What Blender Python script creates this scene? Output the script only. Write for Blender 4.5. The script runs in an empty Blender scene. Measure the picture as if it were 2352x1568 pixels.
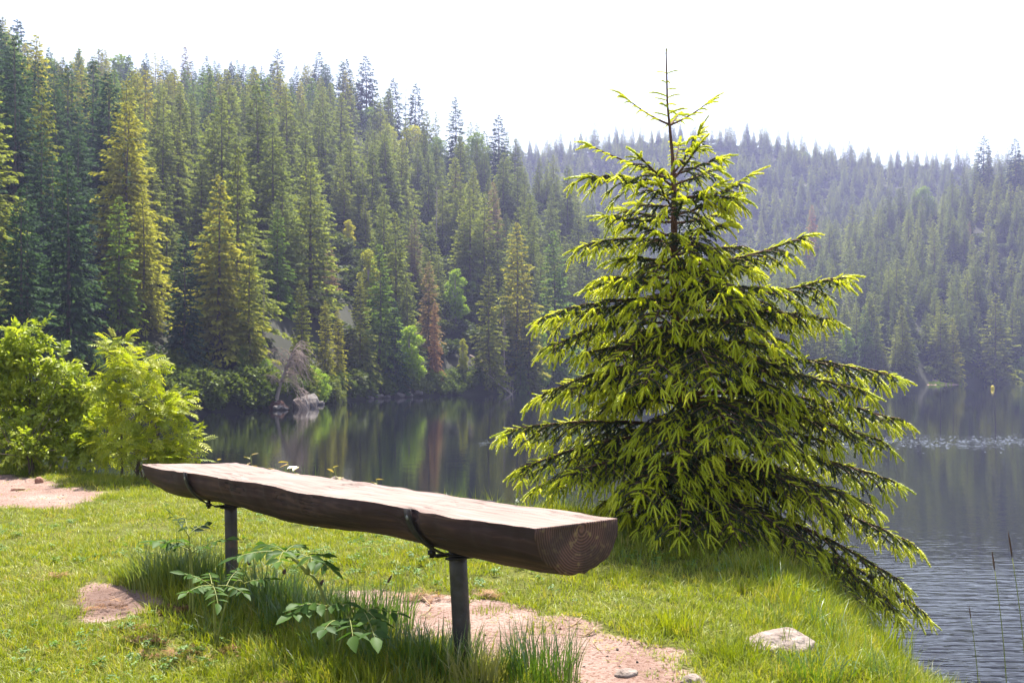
import bpy, math, random
import numpy as np
from mathutils import Vector, noise as mnoise

random.seed(7)
RNG = np.random.default_rng(11)
scene = bpy.context.scene
COL = scene.collection

# ------------------------------------------------------------------ camera
CAMZ = 2.3
FPX, CX, HY = 2286.7, 1176.0, 858.0          # photo measured on a 2352 x 1568 sheet
cam_d = bpy.data.cameras.new('camera')
cam = bpy.data.objects.new('camera', cam_d)
COL.objects.link(cam)
cam.location = (0, 0, CAMZ)
cam.rotation_euler = (math.radians(90), 0, 0)
cam_d.sensor_width = 36
cam_d.lens = 35
cam_d.shift_y = (HY - 784.0) / 2352.0
cam_d.clip_start = 0.05
cam_d.clip_end = 5000
cam_d.dof.use_dof = True
cam_d.dof.focus_distance = 5.6
cam_d.dof.aperture_fstop = 8.0
scene.camera = cam

# ------------------------------------------------------------------ light
SUN_EL, SUN_AZ = math.radians(57), math.radians(3)
world = bpy.data.worlds.new('World')
scene.world = world
world.use_nodes = True
wn, wl = world.node_tree.nodes, world.node_tree.links
wn.clear()
w_out = wn.new('ShaderNodeOutputWorld')
w_bg = wn.new('ShaderNodeBackground')
w_sky = wn.new('ShaderNodeTexSky')
w_sky.sky_type = 'NISHITA'
w_sky.sun_disc = False
w_sky.sun_elevation = SUN_EL
w_sky.sun_rotation = SUN_AZ
w_sky.air_density = 1.4
w_sky.dust_density = 2.0
w_sky.ozone_density = 2.0
w_bg.inputs['Strength'].default_value = 0.080
# thin high cloud: one even pale veil mixed over the clear sky
w_mix = wn.new('ShaderNodeMix')
w_mix.data_type = 'RGBA'
w_mix.inputs[0].default_value = 0.22
w_mix.inputs[7].default_value = (5.2, 4.3, 3.4, 1)
wl.new(w_sky.outputs[0], w_mix.inputs[6])
wl.new(w_mix.outputs[2], w_bg.inputs['Color'])
wl.new(w_bg.outputs[0], w_out.inputs['Surface'])

sun_d = bpy.data.lights.new('sun', 'SUN')
sun_d.energy = 5.0
sun_d.angle = math.radians(0.6)
sun_d.color = (1.0, 0.93, 0.80)
sun = bpy.data.objects.new('sun', sun_d)
COL.objects.link(sun)
SUNDIR = Vector((math.sin(SUN_AZ) * math.cos(SUN_EL), math.cos(SUN_AZ) * math.cos(SUN_EL), math.sin(SUN_EL)))
sun.rotation_euler = SUNDIR.to_track_quat('Z', 'Y').to_euler()
sun.location = (20, 60, 80)

scene.view_settings.view_transform = 'Standard'
scene.view_settings.look = 'None'
scene.view_settings.gamma = 1
scene.view_settings.use_curve_mapping = False
scene.view_settings.exposure = 1.78
scene.render.engine = 'CYCLES'
scene.cycles.use_denoising = True
scene.cycles.max_bounces = 7
scene.cycles.diffuse_bounces = 3
scene.cycles.glossy_bounces = 3
scene.cycles.transmission_bounces = 4
scene.cycles.volume_bounces = 0
scene.cycles.transparent_max_bounces = 8
scene.cycles.sample_clamp_indirect = 6

HAZE_DENSITY = 0.00046
HAZE_COLOR = (0.50, 0.54, 0.95, 1)

# ------------------------------------------------------------------ helpers
def tag(o, label=None, cat=None, group=None, kind=None):
    if label: o['label'] = label
    if cat: o['category'] = cat
    if group: o['group'] = group
    if kind: o['kind'] = kind
    return o

def empty(name, loc, label=None, cat=None, group=None):
    o = bpy.data.objects.new(name, None)
    o.empty_display_size = 0.2
    COL.objects.link(o)
    o.location = loc
    return tag(o, label, cat, group)

def mk_mesh(name, V, Fs, mat=None, smooth=False):
    me = bpy.data.meshes.new(name)
    V = np.asarray(V, dtype=np.float32).reshape(-1, 3)
    me.vertices.add(len(V))
    me.vertices.foreach_set('co', V.ravel())
    loops, starts, off = [], [], 0
    for F in Fs:
        F = np.asarray(F, dtype=np.int32)
        if F.size == 0: continue
        n, k = F.shape
        loops.append(F.ravel())
        starts.append(off + np.arange(n, dtype=np.int32) * k)
        off += n * k
    L, S = np.concatenate(loops), np.concatenate(starts)
    me.loops.add(len(L)); me.loops.foreach_set('vertex_index', L)
    me.polygons.add(len(S)); me.polygons.foreach_set('loop_start', S)
    if smooth:
        me.polygons.foreach_set('use_smooth', np.ones(len(S), dtype=bool))
    me.update(calc_edges=True)
    if mat: me.materials.append(mat)
    return me

class MB:
    """collects pieces and links them as one mesh object"""
    def __init__(s): s.V, s.F, s.n, s.A = [], [], 0, []
    def add(s, V, F, a=0.0):
        V = np.asarray(V, dtype=np.float64).reshape(-1, 3)
        s.V.append(V)
        F = np.asarray(F, dtype=np.int64)
        s.F.append(F + s.n)
        s.A.append(np.broadcast_to(np.asarray(a, dtype=np.float32), (len(V),)).copy())
        s.n += len(V)
    def tube(s, path, rad, sides=6, a=0.0, cap=True):
        V, F = tube(path, rad, sides)
        s.add(V, F, a)
        if cap:
            k = len(path)
            n0 = s.n - len(V)
            for ring, fl in ((0, True), (k - 1, False)):
                idx = [n0 + ring * sides + j for j in range(sides)]
                if fl: idx = idx[::-1]
                s.F.append(np.array([idx]))
    def mesh(s, name, mat=None, smooth=False, origin=(0, 0, 0), attr=None):
        V = np.concatenate(s.V) - np.asarray(origin)
        me = mk_mesh(name, V, s.F, mat, smooth)
        if attr:
            at = me.attributes.new(attr, 'FLOAT', 'POINT')
            at.data.foreach_set('value', np.concatenate(s.A))
        return me
    def build(s, name, mat=None, parent=None, smooth=False, origin=(0, 0, 0), attr=None):
        return obj(name, s.mesh(name, mat, smooth, origin, attr), parent)

def obj(name, me, parent=None, loc=None):
    o = bpy.data.objects.new(name, me)
    COL.objects.link(o)
    if parent: o.parent = parent
    if loc is not None: o.location = loc
    return o

def unit(v):
    v = np.asarray(v, dtype=np.float64)
    return v / (np.linalg.norm(v, axis=-1, keepdims=True) + 1e-12)

def tube(path, rad, sides=6):
    P = np.asarray(path, dtype=np.float64)
    k = len(P)
    rad = np.broadcast_to(np.asarray(rad, dtype=np.float64), (k,))
    T = np.gradient(P, axis=0)
    T = unit(T)
    ref = np.array([0, 0, 1.0]) if abs(T[:, 2].mean()) < 0.85 else np.array([1.0, 0, 0])
    A = unit(np.cross(T, ref)); B = np.cross(T, A)
    th = np.arange(sides) * 2 * math.pi / sides
    ring = P[:, None] + rad[:, None, None] * (A[:, None] * np.cos(th)[None, :, None] + B[:, None] * np.sin(th)[None, :, None])
    F = []
    for i in range(k - 1):
        for j in range(sides):
            j2 = (j + 1) % sides
            F.append((i * sides + j, i * sides + j2, (i + 1) * sides + j2, (i + 1) * sides + j))
    return ring.reshape(-1, 3), np.array(F)

def bez(a, b, c, n=8):
    t = np.linspace(0, 1, n)[:, None]
    a, b, c = map(np.asarray, (a, b, c))
    return (1 - t) ** 2 * a + 2 * t * (1 - t) * b + t * t * c

def frames_to_euler(X, U):
    """Euler XYZ of the frames whose x axis is X and whose z axis leans to U"""
    X = unit(X); Y = unit(np.cross(U, X)); Z = np.cross(X, Y)
    ry = -np.arcsin(np.clip(X[:, 2], -1, 1))
    rx = np.arctan2(Y[:, 2], Z[:, 2])
    rz = np.arctan2(X[:, 1], X[:, 0])
    return np.stack([rx, ry, rz], 1)

def smooth(a, b, x):
    t = np.clip((np.asarray(x, dtype=np.float64) - a) / (b - a), 0, 1)
    return t * t * (3 - 2 * t)

def hash2(ix, iy, s=0):
    n = (ix.astype(np.int64) * 374761393 + iy.astype(np.int64) * 668265263 + s * 1442695041) & 0x7fffffff
    n = ((n ^ (n >> 13)) * 1274126177) & 0x7fffffff
    return ((n ^ (n >> 16)) & 0xffff) / 65535.0

def vnoise(x, y, s=0):
    x = np.asarray(x, dtype=np.float64); y = np.asarray(y, dtype=np.float64)
    ix, iy = np.floor(x), np.floor(y)
    fx, fy = x - ix, y - iy
    fx, fy = fx * fx * (3 - 2 * fx), fy * fy * (3 - 2 * fy)
    a, b = hash2(ix, iy, s), hash2(ix + 1, iy, s)
    c, d = hash2(ix, iy + 1, s), hash2(ix + 1, iy + 1, s)
    return (a * (1 - fx) + b * fx) * (1 - fy) + (c * (1 - fx) + d * fx) * fy - 0.5

def fbm(x, y, s=0, o=3):
    r, a, f = 0, 1.0, 1.0
    for i in range(o):
        r = r + a * vnoise(np.asarray(x) * f, np.asarray(y) * f, s + i)
        a *= 0.5; f *= 2.1
    return r

def P(px, py, D):
    return np.array([(px - CX) / FPX * D, D, CAMZ + (HY - py) / FPX * D])

# ------------------------------------------------------------------ scatter (geometry nodes)
def scatter(name, pos, rot, scl, idx, protos, parent=None, origin=(0, 0, 0)):
    """one object: the prototypes instanced on the given points"""
    n = len(pos)
    me = bpy.data.meshes.new(name)
    me.vertices.add(n)
    me.vertices.foreach_set('co', (np.asarray(pos) - np.asarray(origin)).astype(np.float32).ravel())
    for nm, typ, data, key in (('rot', 'FLOAT_VECTOR', rot, 'vector'), ('scl', 'FLOAT_VECTOR', scl, 'vector'), ('idx', 'INT', idx, 'value')):
        at = me.attributes.new(nm, typ, 'POINT')
        at.data.foreach_set(key, np.asarray(data, dtype=np.int32 if typ == 'INT' else np.float32).ravel())
    o = obj(name, me, parent)
    ng = bpy.data.node_groups.new(name, 'GeometryNodeTree')
    ng.interface.new_socket('Geometry', in_out='INPUT', socket_type='NodeSocketGeometry')
    ng.interface.new_socket('Geometry', in_out='OUTPUT', socket_type='NodeSocketGeometry')
    N, L = ng.nodes, ng.links
    gi, go = N.new('NodeGroupInput'), N.new('NodeGroupOutput')
    iop = N.new('GeometryNodeInstanceOnPoints')
    g2i = []
    for p in protos:
        parts = p if isinstance(p, (list, tuple)) else [p]
        jn = N.new('GeometryNodeJoinGeometry')
        for q in parts[::-1]:
            oi = N.new('GeometryNodeObjectInfo')
            oi.transform_space = 'ORIGINAL'
            oi.inputs['Object'].default_value = q
            L.new(oi.outputs['Geometry'], jn.inputs[0])
        g = N.new('GeometryNodeGeometryToInstance')
        L.new(jn.outputs[0], g.inputs[0])
        g2i.append(g)
    allj = N.new('GeometryNodeJoinGeometry')
    for g in g2i[::-1]:
        L.new(g.outputs[0], allj.inputs[0])
    def attr(nm, typ):
        a = N.new('GeometryNodeInputNamedAttribute'); a.data_type = typ
        a.inputs['Name'].default_value = nm
        return a.outputs['Attribute']
    e2r = N.new('FunctionNodeEulerToRotation')
    L.new(attr('rot', 'FLOAT_VECTOR'), e2r.inputs[0])
    L.new(gi.outputs[0], iop.inputs['Points'])
    L.new(allj.outputs[0], iop.inputs['Instance'])
    iop.inputs['Pick Instance'].default_value = True
    L.new(attr('idx', 'INT'), iop.inputs['Instance Index'])
    L.new(e2r.outputs[0], iop.inputs['Rotation'])
    L.new(attr('scl', 'FLOAT_VECTOR'), iop.inputs['Scale'])
    L.new(iop.outputs[0], go.inputs[0])
    m = o.modifiers.new('scatter', 'NODES')
    m.node_group = ng
    return o

def proto(name, me):
    return bpy.data.objects.new(name, me)         # mesh holder for the scatters, linked to no collection

# ------------------------------------------------------------------ materials
def new_mat(name):
    m = bpy.data.materials.new(name)
    m.use_nodes = True
    m.node_tree.nodes.clear()
    return m, m.node_tree.nodes, m.node_tree.links

def mathn(N, L, op, a, b=None, c=None):
    n = N.new('ShaderNodeMath'); n.operation = op
    for i, v in enumerate((a, b, c)):
        if v is None: continue
        if isinstance(v, (int, float)): n.inputs[i].default_value = v
        else: L.new(v, n.inputs[i])
    return n.outputs[0]

def mixc(N, L, fac, a, b, blend='MIX'):
    n = N.new('ShaderNodeMix'); n.data_type = 'RGBA'; n.blend_type = blend
    for sock, v in ((n.inputs[0], fac), (n.inputs[6], a), (n.inputs[7], b)):
        if isinstance(v, (int, float)): sock.default_value = v
        elif isinstance(v, (tuple, list)): sock.default_value = (*v[:3], 1)
        else: L.new(v, sock)
    return n.outputs[2]

def ramp(N, L, fac, stops, interp='LINEAR'):
    n = N.new('ShaderNodeValToRGB')
    cr = n.color_ramp; cr.interpolation = interp
    while len(cr.elements) < len(stops): cr.elements.new(0.5)
    for e, (p, c) in zip(cr.elements, stops):
        e.position = p
        e.color = (*c[:3], 1) if isinstance(c, (tuple, list)) else (c, c, c, 1)
    if not isinstance(fac, (int, float)): L.new(fac, n.inputs[0])
    return n.outputs[0]

def leaf_mat(name, stops, trans=0.45, rough=0.5, gloss=0.06, use_obj_color=False, tip=None, tip_col=None, tcol=(1.0, 1.05, 0.55)):
    """leaf: diffuse + translucent, colour from a per-piece random ramp, lighter tips from a mesh attribute"""
    m, N, L = new_mat(name)
    oi = N.new('ShaderNodeObjectInfo')
    col = ramp(N, L, oi.outputs['Random'], stops)
    if use_obj_color:
        col = mixc(N, L, 1.0, oi.outputs['Color'], col, 'MULTIPLY')
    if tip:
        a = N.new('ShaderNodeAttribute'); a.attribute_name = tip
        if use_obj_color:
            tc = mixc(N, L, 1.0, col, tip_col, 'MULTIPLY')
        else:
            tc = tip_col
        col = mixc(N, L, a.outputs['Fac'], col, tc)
    d = N.new('ShaderNodeBsdfDiffuse'); L.new(col, d.inputs['Color'])
    t = N.new('ShaderNodeBsdfTranslucent')
    L.new(mixc(N, L, 1.0, col, tcol, 'MULTIPLY'), t.inputs['Color'])
    ms = N.new('ShaderNodeMixShader'); ms.inputs[0].default_value = trans
    L.new(d.outputs[0], ms.inputs[1]); L.new(t.outputs[0], ms.inputs[2])
    g = N.new('ShaderNodeBsdfGlossy'); g.inputs['Roughness'].default_value = rough
    g.inputs['Color'].default_value = (0.9, 0.95, 1, 1)
    m2 = N.new('ShaderNodeMixShader'); m2.inputs[0].default_value = gloss
    L.new(ms.outputs[0], m2.inputs[1]); L.new(g.outputs[0], m2.inputs[2])
    out = N.new('ShaderNodeOutputMaterial'); L.new(m2.outputs[0], out.inputs['Surface'])
    return m

def noise_mat(name, c1, c2, scale=8, rough=0.85, bump=0.3, stretch=(1, 1, 1), detail=6, c3=None, spec=0.3, bscale=None):
    m, N, L = new_mat(name)
    tc = N.new('ShaderNodeTexCoord')
    mp = N.new('ShaderNodeMapping'); mp.inputs['Scale'].default_value = stretch
    L.new(tc.outputs['Object'], mp.inputs[0])
    n = N.new('ShaderNodeTexNoise'); n.inputs['Scale'].default_value = scale; n.inputs['Detail'].default_value = detail
    L.new(mp.outputs[0], n.inputs['Vector'])
    st = [(0.3, c1), (0.62, c2)] + ([(0.78, c3)] if c3 else [])
    col = ramp(N, L, n.outputs['Fac'], st)
    b = N.new('ShaderNodeBsdfPrincipled')
    L.new(col, b.inputs['Base Color'])
    b.inputs['Roughness'].default_value = rough
    b.inputs['Specular IOR Level'].default_value = spec
    n2 = N.new('ShaderNodeTexNoise'); n2.inputs['Scale'].default_value = bscale or scale * 3; n2.inputs['Detail'].default_value = 5
    L.new(mp.outputs[0], n2.inputs['Vector'])
    bp = N.new('ShaderNodeBump'); bp.inputs['Strength'].default_value = bump; bp.inputs['Distance'].default_value = 0.02
    L.new(n2.outputs['Fac'], bp.inputs['Height']); L.new(bp.outputs[0], b.inputs['Normal'])
    out = N.new('ShaderNodeOutputMaterial'); L.new(b.outputs[0], out.inputs['Surface'])
    return m

M = {}
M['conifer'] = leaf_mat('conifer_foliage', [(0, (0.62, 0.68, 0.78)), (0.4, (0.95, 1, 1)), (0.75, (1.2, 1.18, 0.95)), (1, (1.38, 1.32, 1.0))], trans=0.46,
                        use_obj_color=True, tip='tip', tip_col=(2.0, 2.1, 1.6), gloss=0.006, tcol=(1.0, 1.0, 0.6))  # tip colour mixes pale young growth with sunlight painted on the limb ends
M['broadleaf'] = leaf_mat('broadleaf_foliage', [(0, (0.8, 0.85, 0.8)), (1, (1.2, 1.1, 1.0))], trans=0.38, use_obj_color=True, tcol=(1.0, 1.0, 0.6),
                          tip='tip', tip_col=(1.35, 1.3, 1.0), gloss=0.01)
M['dead_twig'] = noise_mat('dead_wood', (0.20, 0.155, 0.14), (0.38, 0.30, 0.27), 6, 0.9, 0.3)
M['bark'] = noise_mat('forest_bark', (0.06, 0.045, 0.04), (0.13, 0.10, 0.085), 5, 0.95, 0.5, (1, 1, 0.2))
M['pale_bark'] = noise_mat('pale_bark', (0.22, 0.18, 0.16), (0.42, 0.36, 0.33), 5, 0.95, 0.5, (1, 1, 0.2))
M['spruce_bark'] = noise_mat('young_bark', (0.07, 0.036, 0.026), (0.15, 0.08, 0.055), 30, 0.9, 0.5, (1, 1, 0.4))
M['shoot'] = leaf_mat('new_shoot', [(0, (0.56, 0.64, 0.02)), (0.5, (0.70, 0.74, 0.03)), (1, (0.82, 0.82, 0.06))], trans=0.54, gloss=0.05, rough=0.45,
                      tcol=(1.0, 1.0, 0.45))
M['old_needle'] = leaf_mat('old_needle', [(0, (0.026, 0.048, 0.024)), (0.6, (0.045, 0.075, 0.028)), (1, (0.085, 0.115, 0.03))], trans=0.25, gloss=0.06, rough=0.4)
M['grass'] = leaf_mat('grass_blade', [(0, (0.15, 0.20, 0.012)), (0.45, (0.24, 0.29, 0.016)), (0.8, (0.32, 0.35, 0.028)), (1, (0.42, 0.36, 0.10))], trans=0.40,
                      gloss=0.025, rough=0.5, tcol=(1.0, 1.0, 0.3))
M['sedge'] = leaf_mat('tall_grass_blade', [(0, (0.07, 0.13, 0.014)), (0.5, (0.11, 0.19, 0.02)), (0.85, (0.17, 0.24, 0.03)), (1, (0.32, 0.30, 0.10))], trans=0.40, gloss=0.08, rough=0.4)
M['rowan'] = leaf_mat('rowan_leaf', [(0, (0.25, 0.31, 0.014)), (0.6, (0.38, 0.42, 0.02)), (1, (0.50, 0.50, 0.04))], trans=0.45, gloss=0.025, rough=0.5)
M['bush'] = leaf_mat('bush_leaf', [(0, (0.20, 0.26, 0.025)), (0.6, (0.34, 0.40, 0.035)), (1, (0.48, 0.52, 0.06))], trans=0.42, gloss=0.025, rough=0.5)
M['herb'] = leaf_mat('herb_leaf', [(0, (0.045, 0.095, 0.022)), (1, (0.085, 0.155, 0.032))], trans=0.45, gloss=0.008, rough=0.5, tcol=(1, 1.05, 0.5))
M['herb_dark'] = leaf_mat('dark_herb_leaf', [(0, (0.030, 0.055, 0.022)), (1, (0.060, 0.095, 0.035))], trans=0.35, gloss=0.02, rough=0.4)
M['herb_stem'] = noise_mat('herb_stem', (0.12, 0.15, 0.035), (0.22, 0.24, 0.06), 30, 0.6, 0.1)
M['bank_leaf'] = leaf_mat('young_bank_leaf', [(0, (0.26, 0.24, 0.04)), (0.6, (0.34, 0.26, 0.07)), (1, (0.42, 0.28, 0.12))], trans=0.45, gloss=0.08, rough=0.35, tcol=(1, 0.95, 0.5))
M['weed'] = leaf_mat('clover_leaf', [(0, (0.07, 0.15, 0.03)), (1, (0.15, 0.25, 0.05))], trans=0.35, gloss=0.02)
M['straw'] = leaf_mat('dry_straw', [(0, (0.22, 0.16, 0.07)), (1, (0.42, 0.33, 0.17))], trans=0.25, gloss=0.01, tcol=(1, .95, .8))
M['twig'] = noise_mat('dry_twig', (0.20, 0.12, 0.07), (0.40, 0.27, 0.17), 30, 0.9, 0.3)
M['litter'] = leaf_mat('brown_needle_litter', [(0, (0.15, 0.07, 0.035)), (1, (0.30, 0.16, 0.07))], trans=0.1, gloss=0.02)
M['seed'] = noise_mat('seed_head', (0.06, 0.035, 0.03), (0.12, 0.07, 0.05), 60, 0.9, 0.3)
M['rock'] = noise_mat('granite', (0.14, 0.105, 0.095), (0.27, 0.225, 0.205), 16, 0.95, 1.0, c3=(0.36, 0.31, 0.285), bscale=30)
M['grey_rock'] = noise_mat('shore_stone', (0.09, 0.082, 0.08), (0.185, 0.165, 0.16), 5, 0.9, 0.6)
M['brown_stone'] = noise_mat('brown_stone', (0.22, 0.10, 0.07), (0.36, 0.20, 0.15), 20, 0.85, 0.4)
M['soil'] = noise_mat('root_soil', (0.06, 0.03, 0.025), (0.16, 0.08, 0.06), 5, 0.95, 0.6)
M['steel'] = noise_mat('dark_steel', (0.020, 0.018, 0.026), (0.042, 0.033, 0.040), 14, 0.45, 0.3, c3=(0.13, 0.06, 0.04), spec=0.5)
M['strap'] = noise_mat('strap_steel', (0.012, 0.011, 0.014), (0.028, 0.024, 0.027), 30, 0.65, 0.2, c3=(0.06, 0.03, 0.022), spec=0.3)
M['bolt'] = noise_mat('bolt_steel', (0.10, 0.10, 0.105), (0.22, 0.22, 0.22), 40, 0.35, 0.1, spec=0.6)
M['buoy'] = noise_mat('yellow_plastic', (0.75, 0.56, 0.02), (0.80, 0.62, 0.03), 4, 0.4, 0.02, spec=0.5)

# log: weathered sawn top, dark bark side
def wood_mat(name, c1, c2, c3, rough, crack, scale=1.0, bump=0.5):
    m, N, L = new_mat(name)
    tc = N.new('ShaderNodeTexCoord')
    mp = N.new('ShaderNodeMapping'); mp.inputs['Scale'].default_value = (0.8 * scale, 14 * scale, 14 * scale)
    L.new(tc.outputs['Object'], mp.inputs[0])
    n1 = N.new('ShaderNodeTexNoise'); n1.inputs['Scale'].default_value = 3.0; n1.inputs['Detail'].default_value = 8; n1.inputs['Distortion'].default_value = 0.6
    L.new(mp.outputs[0], n1.inputs['Vector'])
    n2 = N.new('ShaderNodeTexNoise'); n2.inputs['Scale'].default_value = 5.0; n2.inputs['Detail'].default_value = 5
    L.new(tc.outputs['Object'], n2.inputs['Vector'])
    col = ramp(N, L, n1.outputs['Fac'], [(0.28, c1), (0.5, c2), (0.72, c3)])
    col = mixc(N, L, mathn(N, L, 'MULTIPLY', n2.outputs['Fac'], 0.6), col, c2)
    mp2 = N.new('ShaderNodeMapping'); mp2.inputs['Scale'].default_value = (0.9, 13, 13); mp2.inputs['Rotation'].default_value = (0, 0, 0.05)
    L.new(tc.outputs['Object'], mp2.inputs[0])
    n3 = N.new('ShaderNodeTexNoise'); n3.inputs['Scale'].default_value = 2.0; n3.inputs['Detail'].default_value = 3; n3.inputs['Distortion'].default_value = 0.4
    L.new(mp2.outputs[0], n3.inputs['Vector'])
    ck = ramp(N, L, n3.outputs['Fac'], [(0.475, 0), (0.5, 1), (0.525, 0)])
    ckm = mathn(N, L, 'MULTIPLY', ck, crack)
    n4 = N.new('ShaderNodeTexNoise'); n4.inputs['Scale'].default_value = 2.2
    L.new(tc.outputs['Object'], n4.inputs['Vector'])
    ckm = mathn(N, L, 'MULTIPLY', ckm, ramp(N, L, n4.outputs['Fac'], [(0.45, 0), (0.6, 1)]))
    col = mixc(N, L, ckm, col, tuple(x * 0.25 for x in c1))
    b = N.new('ShaderNodeBsdfPrincipled'); L.new(col, b.inputs['Base Color'])
    b.inputs['Roughness'].default_value = rough; b.inputs['Specular IOR Level'].default_value = 0.3
    h = mathn(N, L, 'SUBTRACT', n1.outputs['Fac'], mathn(N, L, 'MULTIPLY', ckm, 0.8))
    bp = N.new('ShaderNodeBump'); bp.inputs['Strength'].default_value = bump; bp.inputs['Distance'].default_value = 0.006
    L.new(h, bp.inputs['Height']); L.new(bp.outputs[0], b.inputs['Normal'])
    out = N.new('ShaderNodeOutputMaterial'); L.new(b.outputs[0], out.inputs['Surface'])
    return m
M['log_top'] = wood_mat('sawn_wood', (0.105, 0.062, 0.054), (0.20, 0.137, 0.124), (0.29, 0.215, 0.20), 0.8, 0.9, 1.0, 0.8)
M['log_side'] = wood_mat('dark_log_side', (0.020, 0.011, 0.013), (0.044, 0.022, 0.026), (0.15, 0.080, 0.068), 0.8, 0.9, 0.7, 1.0)
def end_grain():
    m, N, L = new_mat('end_grain')
    tc = N.new('ShaderNodeTexCoord')
    mp = N.new('ShaderNodeMapping'); mp.inputs['Scale'].default_value = (0.0, 1, 1)
    L.new(tc.outputs['Object'], mp.inputs[0])
    nz = N.new('ShaderNodeTexNoise'); nz.inputs['Scale'].default_value = 7; nz.inputs['Detail'].default_value = 4
    L.new(mp.outputs[0], nz.inputs['Vector'])
    ad = N.new('ShaderNodeVectorMath'); ad.operation = 'MULTIPLY_ADD'
    ad.inputs[1].default_value = (0.03, 0.03, 0.03); L.new(nz.outputs['Color'], ad.inputs[0]); L.new(mp.outputs[0], ad.inputs[2])
    ln = N.new('ShaderNodeVectorMath'); ln.operation = 'LENGTH'; L.new(ad.outputs[0], ln.inputs[0])
    w = mathn(N, L, 'SINE', mathn(N, L, 'MULTIPLY', ln.outputs['Value'], 720.0))
    w = mathn(N, L, 'MULTIPLY_ADD', w, 0.5, 0.5)
    n2 = N.new('ShaderNodeTexNoise'); n2.inputs['Scale'].default_value = 45; n2.inputs['Detail'].default_value = 4
    L.new(tc.outputs['Object'], n2.inputs['Vector'])
    col = ramp(N, L, w, [(0.1, (0.055, 0.024, 0.020)), (0.9, (0.15, 0.072, 0.055))])
    col = mixc(N, L, ramp(N, L, n2.outputs['Fac'], [(0.55, 0), (0.66, 0.8)]), col, (0.24, 0.16, 0.075))
    col = mixc(N, L, ramp(N, L, nz.outputs['Fac'], [(0.42, 0.65), (0.56, 0.0)]), col, (0.03, 0.018, 0.016))
    b = N.new('ShaderNodeBsdfPrincipled'); L.new(col, b.inputs['Base Color']); b.inputs['Roughness'].default_value = 0.85
    bp = N.new('ShaderNodeBump'); bp.inputs['Strength'].default_value = 0.6; bp.inputs['Distance'].default_value = 0.003
    L.new(mathn(N, L, 'ADD', w, n2.outputs['Fac']), bp.inputs['Height']); L.new(bp.outputs[0], b.inputs['Normal'])
    out = N.new('ShaderNodeOutputMaterial'); L.new(b.outputs[0], out.inputs['Surface'])
    return m
M['end_grain'] = end_grain()

def ground_mat():
    m, N, L = new_mat('meadow_soil')
    tc = N.new('ShaderNodeTexCoord')
    a = N.new('ShaderNodeAttribute'); a.attribute_name = 'soil'
    n1 = N.new('ShaderNodeTexNoise'); n1.inputs['Scale'].default_value = 3; n1.inputs['Detail'].default_value = 8
    n2 = N.new('ShaderNodeTexNoise'); n2.inputs['Scale'].default_value = 55; n2.inputs['Detail'].default_value = 6
    n3 = N.new('ShaderNodeTexNoise'); n3.inputs['Scale'].default_value = 160; n3.inputs['Detail'].default_value = 3
    for n in (n1, n2, n3): L.new(tc.outputs['Object'], n.inputs['Vector'])
    sand = ramp(N, L, n1.outputs['Fac'], [(0.3, (0.19, 0.120, 0.102)), (0.5, (0.265, 0.180, 0.158)), (0.7, (0.33, 0.24, 0.215))])
    sand = mixc(N, L, ramp(N, L, n2.outputs['Fac'], [(0.38, 0.85), (0.49, 0.0)]), sand, (0.13, 0.07, 0.05))
    sand = mixc(N, L, ramp(N, L, n3.outputs['Fac'], [(0.60, 0.0), (0.70, 0.6)]), sand, (0.50, 0.37, 0.30))
    turf = ramp(N, L, n2.outputs['Fac'], [(0.3, (0.045, 0.045, 0.010)), (0.6, (0.10, 0.115, 0.014)), (0.75, (0.14, 0.12, 0.035))])
    edge = mathn(N, L, 'ADD', a.outputs['Fac'], mathn(N, L, 'MULTIPLY', mathn(N, L, 'SUBTRACT', n2.outputs['Fac'], 0.5), 0.7))
    fac = ramp(N, L, edge, [(0.38, 0), (0.58, 1)])
    col = mixc(N, L, fac, turf, sand)
    dk = N.new('ShaderNodeAttribute'); dk.attribute_name = 'humus_shade'
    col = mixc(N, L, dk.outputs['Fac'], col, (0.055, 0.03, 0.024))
    b = N.new('ShaderNodeBsdfPrincipled'); L.new(col, b.inputs['Base Color']); b.inputs['Roughness'].default_value = 0.95
    b.inputs['Specular IOR Level'].default_value = 0.15
    h = mathn(N, L, 'ADD', n2.outputs['Fac'], mathn(N, L, 'MULTIPLY', n3.outputs['Fac'], 0.5))
    bp = N.new('ShaderNodeBump'); bp.inputs['Strength'].default_value = 0.8; bp.inputs['Distance'].default_value = 0.02
    L.new(h, bp.inputs['Height']); L.new(bp.outputs[0], b.inputs['Normal'])
    out = N.new('ShaderNodeOutputMaterial'); L.new(b.outputs[0], out.inputs['Surface'])
    return m
M['ground'] = ground_mat()
M['hill'] = noise_mat('forest_floor', (0.010, 0.012, 0.006), (0.020, 0.024, 0.009), 0.15, 0.95, 0.5, c3=(0.035, 0.024, 0.017))

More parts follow.
